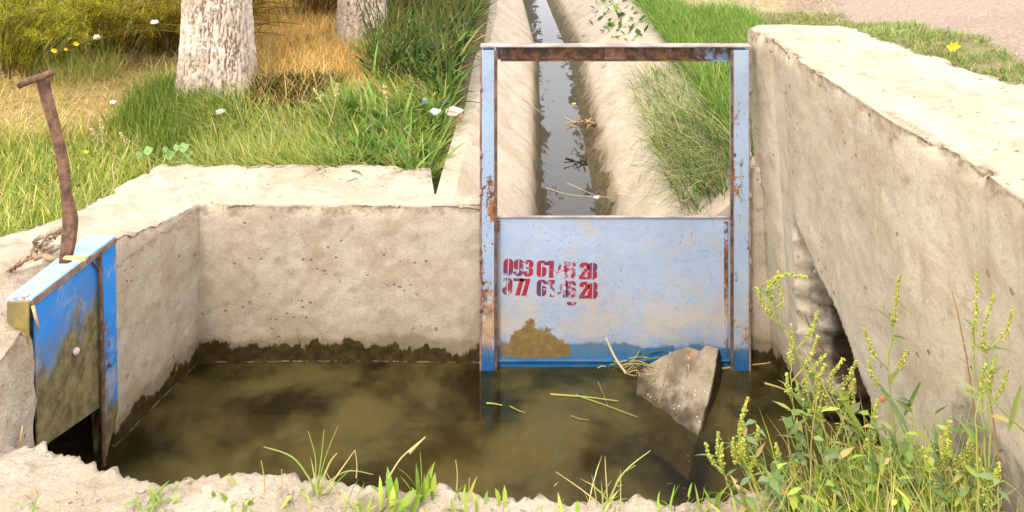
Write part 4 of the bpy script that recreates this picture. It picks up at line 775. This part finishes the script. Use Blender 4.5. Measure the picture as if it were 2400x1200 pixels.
rimtuft(1120, 1200, 'short leafy green tuft at the bottom edge right of centre', 18, (.025, .06), (.006, .013), BR, .4, (.4, 1, .8, 0), 'grass_tuft', .05)
rimtuft(1290, 1200, 'small leafy tuft at the bottom edge below the floating straws', 10, (.02, .05), (.006, .012), BR, .4, (.4, 1, .8, 0), 'grass_tuft', .035)
rimtuft(1425, 1185, 'spindly grass fanning out over the water in front of the slab', 12, (.04, .10), (.0025, .005), [(.50, .48, .16), (.30, .38, .08)], .4, extra=xb([([(1420, 1190), (1460, 1110), (1524, 1056)], .0024, (.5, .5, .16)), ([(1425, 1190), (1420, 1110), (1418, 1070)], .002, SCc), ([(1410, 1185), (1360, 1145), (1303, 1106)], .0018, SCc), ([(1430, 1180), (1450, 1120), (1490, 1090)], .002, GC)], 1.82))
rimtuft(1560, 1195, 'few short blades on the rim before the slab', 9, (.02, .05), (.003, .006), BR, .5, name='grass_tuft', spread=.02)
rimtuft(1640, 1190, 'short green grass at the left end of the lower right growth', 22, (.03, .08), (.004, .007), BR, .45, spread=.035)
for px, py, tx, ty, lb in ((620, 1160, 612, 1080, 'thin dry stalk left of the wiry grass tuft, taller of a pair'), (655, 1170, 660, 1100, 'shorter dry stalk between the tall one and the wiry grass tuft'), (1070, 1150, 1068, 1078, 'upright dry stalk on the rim just right of the curled leafy weed'), (1090, 1200, 1100, 1120, 'dry stalk beside the short leafy tuft right of centre'), (835, 1120, 832, 1055, 'pale dry stalk between the wiry tuft and the broad-leaved weed'), (465, 1190, 470, 1140, 'leftmost dry stalk on the rim, right of the low weed')):
    stalk('dry_weed', lb, 'stalk', [(px, py), ((px+tx)/2+3, (py+ty)/2), (tx, ty)], 1.84, .0019, (.60, .46, .20), group='single dry stalks on the rim')
# pebbles bedded in the rim
rim = bpy.data.objects['basin_rim']
for k in range(36):
    px = RNG.uniform(0, 1700); c = PZ(px, RNG.uniform(1140, 1215), .449); c[1] = min(c[1], np.interp(c[0], [q[0] for q in rx], [q[1] for q in rx])-.045); r0 = RNG.uniform(.003, .010); o = blob((0, 0, 0), r0, M['mudstone'], 'stone', None, k, (1, .8, .45), 6, .9, False); o.parent = rim; o.location = Vector(c)-rim.location

# ------------------------------------------------------------------ things in the basin
fl = [([(1290, 924), (1370, 930), (1450, 940)], .0035, (.55, .50, .14), 'long yellow-green straw floating left of the slab'), ([(1350, 926), (1420, 950), (1495, 978)], .003, (.38, .42, .10), 'thin green stem floating under the long straw left of the slab'),
 ([(1140, 945), (1158, 946), (1178, 950)], .0035, (.5, .5, .1), 'short yellow leaf floating below the left gate post'), ([(1195, 952), (1215, 962), (1232, 968)], .003, (.35, .32, .08), 'small brown-green leaf floating near the short yellow leaf'),
 ([(1340, 975), (1360, 982), (1382, 984)], .0028, (.33, .27, .08), 'brown straw bit floating in open water below the long straw'), ([(1688, 864), (1740, 858), (1806, 850)], .0042, (.66, .56, .20), 'pale straw floating between the slab and the right wall'),
 ([(1792, 898), (1820, 906), (1852, 918)], .0045, (.60, .52, .18), 'short pale straw floating at the foot of the right wall'), ([(1402, 895), (1410, 915), (1425, 950)], .0022, (.30, .34, .08), 'thin green stem floating upright in the picture beside the straw tangle')]
for p_, r, c, lb in fl: stalk('floating_straw', lb, 'straw', p_, 0, r, c, .004)
o = stalk('straw', 'thin straw lying bent across the face of the broken slab', 'straw', [(1572, 825), (1560, 870), (1545, 940), (1515, 985)], 2.78, .0032, (.58, .46, .24)); o = stalk('straw', 'short white straw stuck to the face of the broken slab', 'straw', [(1613, 855), (1618, 884)], 2.83, .0028, (.75, .68, .5))
tb = empty('straw_tangle', PZ(1480, 865, 0), 'tangle of wet straw and green stems caught against the broken slab', 'straw')
m = MB()
for k in range(60):
    c = PZ(RNG.normal(1490, 34), RNG.normal(850, 18), .015+RNG.random()*.04); a = RNG.uniform(-.7, .9); L = RNG.uniform(.03, .11); e = c+np.array((math.cos(a)*L, RNG.normal(0, .02), math.sin(a)*L*.45)); m.tube(spline([c, (c+e)/2+RNG.normal(0, .012, 3), e], 8), .0022, 4, [(.40, .34, .12), (.25, .30, .06), (.18, .13, .05), (.55, .45, .18)][k % 4])
m.build('stems', M['leaf'], tb, True); m = MB(); m.tube(spline([P(1420, 790, 2.9), P(1440, 835, 2.86), P(1468, 876, 2.80)], 10), .005, 5, (.62, .50, .26)); m.build('thick_straw', M['leaf'], tb, True)

# ------------------------------------------------------------------ things in and beside the channel
stalk('twig', 'thin bare twig lying on the channel water with its tips in the air', 'twig', [(1280, 440), (1340, 458), (1420, 462), (1440, 470)], 3.75, .004, (.5, .42, .32)); stalk('twig', 'pale thin twig slanting down right over the channel water', 'twig', [(1330, 430), (1365, 445), (1400, 460)], 3.75, .0035, (.55, .47, .36))
db = empty('debris_clump', P(1390, 290, 4.75), 'clump of dry stems caught on the right side of the channel above the water', 'debris'); m = MB()
for k in range(26):
    c = P(RNG.normal(1382, 14), RNG.normal(292, 5), 4.72); e = c+np.array((RNG.uniform(-.12, .08), RNG.normal(0, .03), RNG.uniform(-.03, .05))); m.tube([c, (c+e)/2+RNG.normal(0, .01, 3), e], .004, 4, [(.45, .32, .16), (.22, .15, .08), (.6, .48, .28)][k % 3])
m.build('stems', M['leaf'], db, True)
stalk('straw', 'long straw lying on the left slope of the channel', 'straw', [(1224, 230), (1250, 250), (1270, 266)], 4.9, .004, (.62, .5, .25))
def settle_d(px, py, lift):     # distance at which this line of sight comes down to the grass
    for d in np.arange(3.2, 8, .01):
        q = P(px, py, d)
        if q[2] <= float(ground_h(q[0], q[1]))+lift: return d
    return 4.
def scrap(px, py, d, r_, mat, label, name='litter', cat='litter', sq=(1, .7, .6), seed=0, amp=.6):
    if name != 'dry_leaf' and ((px < 1100 and py < 460) or (px > 1600 and py < 200)): d = settle_d(px, py, .10 if py > 100 and px < 1600 else .05 if px > 1600 else .35)
    r = r_*(.72 if name == 'litter' else .9); o = blob((0, 0, 0), r, mat, name, None, seed, sq, 9, amp*1.3, False); o.location = tuple(P(px, py, d)); return tag(o, label, cat)
scrap(1398, 463, 3.6, .018, M['paper'], 'white scrap of plastic above the channel water behind the gate plate', seed=2); scrap(1345, 243, 4.85, .013, M['yellow'], 'small yellow leaf on the right edge of the channel water', 'leaf', 'leaf', (1, .6, .3), 3)
scrap(265, 240, 3.62, .020, M['paper'], 'white paper scrap in the dry grass left of the large trunk', seed=4); scrap(518, 262, 3.62, .030, M['paper'], 'crumpled white paper in the green grass below the large trunk', seed=5)
scrap(362, 52, 4.3, .026, M['paper'], 'white scrap caught in the ochre shrub beside the large trunk', seed=6, sq=(1, .6, .5)); scrap(227, 87, 4.2, .026, M['pinkbag'], 'pale pinkish scrap caught in the feathery shrubs', seed=7); scrap(30, 38, 4.1, .014, M['pinkbag'], 'tiny pale scrap in the leftmost shrub', seed=8)
scrap(1062, 262, 4.15, .050, M['pinkbag'], 'pinkish white plastic bag lying against the channel bank', 'plastic_bag', 'bag', (1, .7, .6), 9, .5); scrap(1020, 262, 4.1, .038, M['paper'], 'white crumpled plastic next to the pinkish bag', seed=10); scrap(996, 240, 4.2, .024, M['bluebag'], 'small blue packet beside the plastic bags', 'packet', 'packet', (.7, .5, 1), 11, .2)
scrap(915, 262, 4.15, .022, M['darklit'], 'dark scrap of rubbish left of the blue packet', seed=12); scrap(848, 212, 4.25, .022, M['darklit'], 'dark scrap in the orange grass below the smaller trunk', seed=13); scrap(183, 434, 3.0, .012, M['darklit'], 'small dark scrap in the green grass beside the handle', seed=14)
scrap(1042, 240, 4.3, .030, M['darklit'], 'dark crumpled rubbish behind the pinkish plastic bag', seed=33)
scrap(1613, 162, 4.55, .014, M['paper'], 'tiny white scrap in the bank grass seen through the gate frame', seed=15); scrap(1711, 92, 5.0, .014, M['paper'], 'tiny white scrap in the bank grass just above the gate frame', seed=16)
def flower(px, py, d, r, label):
    if d > 3: d = settle_d(px, py, .24 if px < 1000 and py < 200 else .14 if px < 1000 else .03)
    c = P(px, py, d); root = empty('yellow_flower', c, label, 'flower')
    if d > 3: m = MB(); g_ = np.array((c[0]+.01, c[1]+.01, float(ground_h(c[0], c[1])))); m.tube(spline([g_, (g_+c)/2+np.array((.008, 0, 0)), c], 8), .0014, 4, (.3, .38, .08)); m.build('stem', M['leaf'], root, True)
    for k in range(6):
        a = k*1.05; u = np.array((math.cos(a), -.25*math.sin(a)-.3, math.sin(a)*.8+.3)); v = np.cross(u, (0, -1, .5)); v /= np.linalg.norm(v); V = [c, c+u*r*.5-v*r*.28, c+u*r, c+u*r*.5+v*r*.28]; mesh('petal', V, [(0, 1, 2, 3)], None, M['yellow'], root, False)
for a in ((128, 120, 3.95, .019, 'yellow flower left of the other two in the pale wiry weed'), (180, 104, 4.0, .018, 'yellow flower, right and highest of those in the pale wiry weed'), (155, 116, 3.97, .012, 'tiny yellow flower between the two larger ones'), (203, 356, 3.35, .013, 'single yellow flower in the green grass right of the handle'), (2232, 112, 3.35, .030, 'large yellow flower on the lawn outside the tall right wall'), (2228, 988-63, 1.86, .009, 'tiny yellow blossom before the right wall above the leafy growth')): flower(*a)
# broad round-leaved weed behind the wall corner
rw = empty('round_leaved_weed', P(410, 385, 3.45), 'weed with round pale green leaves behind the back wall, left of its middle', 'weed')
for k, (a, b_, r) in enumerate(((345, 352, .045), (325, 362, .035), (395, 362, .05), (428, 345, .05), (440, 358, .04), (412, 345, .035), (430, 374, .045), (385, 350, .03))):
    c = P(a, b_, 3.5-.0*k); u = np.linspace(0, 2*math.pi, 15)[:-1]; rr = r*.46*(1+.25*np.cos(u)); V = np.vstack(([c+(0, 0, -.004)], np.stack((c[0]+np.cos(u)*rr, c[1]+np.sin(u)*rr*.9, c[2]+np.sin(u)*rr*.5+.006*np.cos(3*u)), -1))); mesh('leaf', V, None, [(0, i, i % 14+1) for i in range(1, 15)], M['leaf'], rw, True, np.array((.26, .40, .14))*RNG.uniform(.8, 1.1)*np.ones((15, 3)))
    m = MB(); m.tube([c, P(405, 400, 3.46)], .002, 4, (.3, .4, .12)); m.build('leaf_stalk', M['leaf'], rw, True)
# seed heads among left grass
for k, (a, b_, ta, tb_) in enumerate(((330, 395, 280, 310), (270, 380, 210, 300), (780, 290, 735, 208), (770, 300, 790, 195), (905, 290, 900, 200), (240, 390, 235, 280), (80, 400, 70, 270))):
    d = 3.7; pa = spline([P(a, b_, d), P((a+ta)/2+4, (b_+tb_)/2, d), P(ta, tb_, d)], 16); m = MB(); m.tube(pa, np.linspace(.003, .0015, 16), 4, (.6, .52, .25)); o = m.build('dry_grass_plant', M['leaf'], None, True); settle(o, pa[0]); tag(o, ('pale dry seed stalk crossing in front of the round-leaved weed', 'pale dry seed stalk leaning left, up the slope right of the handle', 'dry seed stalk leaning left above the bent grass, left of its neighbour', 'upright dry seed stalk just right of the leaning one below the two trunks', 'tall upright dry seed stalk above the broad-bladed clump', 'short upright dry seed stalk left of the round-leaved weed', 'dry seed stalk at the far left behind the handle')[k], 'stalk', 'dry seed stalks above the grass')
    h = seeds(pa[10:], .006, 40, .0045, [(.68, .56, .3), (.55, .46, .2)]).build('seed_head', M['leaf'], o)
# small leafy creeper on channel right edge far back
b = np.column_stack((cx(np.full(130, 6.5))+RNG.normal(.84, .12, 130), RNG.uniform(5.6, 7.4, 130), np.full(130, .62))); b[:, 2] = .40+(np.clip(b[:, 0]-cx(b[:, 1]), .56, 1.0)-.56)*.7
tuft('creeper', 'leafy green creeper hanging on the right slope of the channel beyond the gate frame', 'creeper', b, (.04, .09), (.02, .045), .8, (.1, 1), [(.12, .24, .03), (.18, .32, .05), (.07, .14, .02)], prof=(.2, 1, .7, 0))
dl = P(2008, 900, 2.17); o = blob((0, 0, 0), .016, M['root'], 'bark_scrap', None, 4, (.6, .5, 2.2), 8, .9, False); o.location = tuple(dl+np.array((-.012, 0, 0))); tag(o, 'pale orange peeling scrap on the right edge of the wall hollow', 'scrap')
scrap(2070, 935, 1.86, .009, M['red'], 'small dry red leaf among the weeds right of the wall hollow', 'dry_leaf', 'leaf', (.8, .5, 1), 5, .4)

b = []
for n_, (x0, x1, y0, y1, z_) in ((70, (-1.45, -.35, 3.04, 3.36, .606)), (150, (-1.25, .75, 1.60, 1.86, .462)), (40, (1.0, 1.4, 1.6, 2.9, 1.272))):
    x = RNG.uniform(x0, x1, n_); y = RNG.uniform(y0, y1, n_); b.append(np.stack((x, y, np.full(n_, z_)), -1))
b = np.vstack(b); n = len(b); m = MB(); m.add(*blades(b, RNG.uniform(.006, .022, n), RNG.uniform(.0015, .004, n), RNG.uniform(0, 6.28, n), np.full(n, 1.5), RNG.uniform(0, .1, n), pick([(.22, .14, .07), (.45, .34, .18), (.10, .07, .04)], n)))
tag(settle(m.build('dry_litter', M['leaf'], None), b.mean(0)), 'tiny dry plant bits scattered on the concrete tops and the rim', 'litter', None, 'stuff')
for k in range(26):
    px, py = RNG.uniform(20, 1650), RNG.uniform(1120, 1200); c = PZ(px, py, .449); c[1] = min(c[1], np.interp(c[0], [q[0] for q in rx], [q[1] for q in rx])-.05); o = blob((0, 0, 0), RNG.uniform(.003, .007), M['mudstone'], 'stone', None, 200+k, (1, .8, .55), 5, 1.1, False); o.parent = rim; o.location = Vector(c)-rim.location
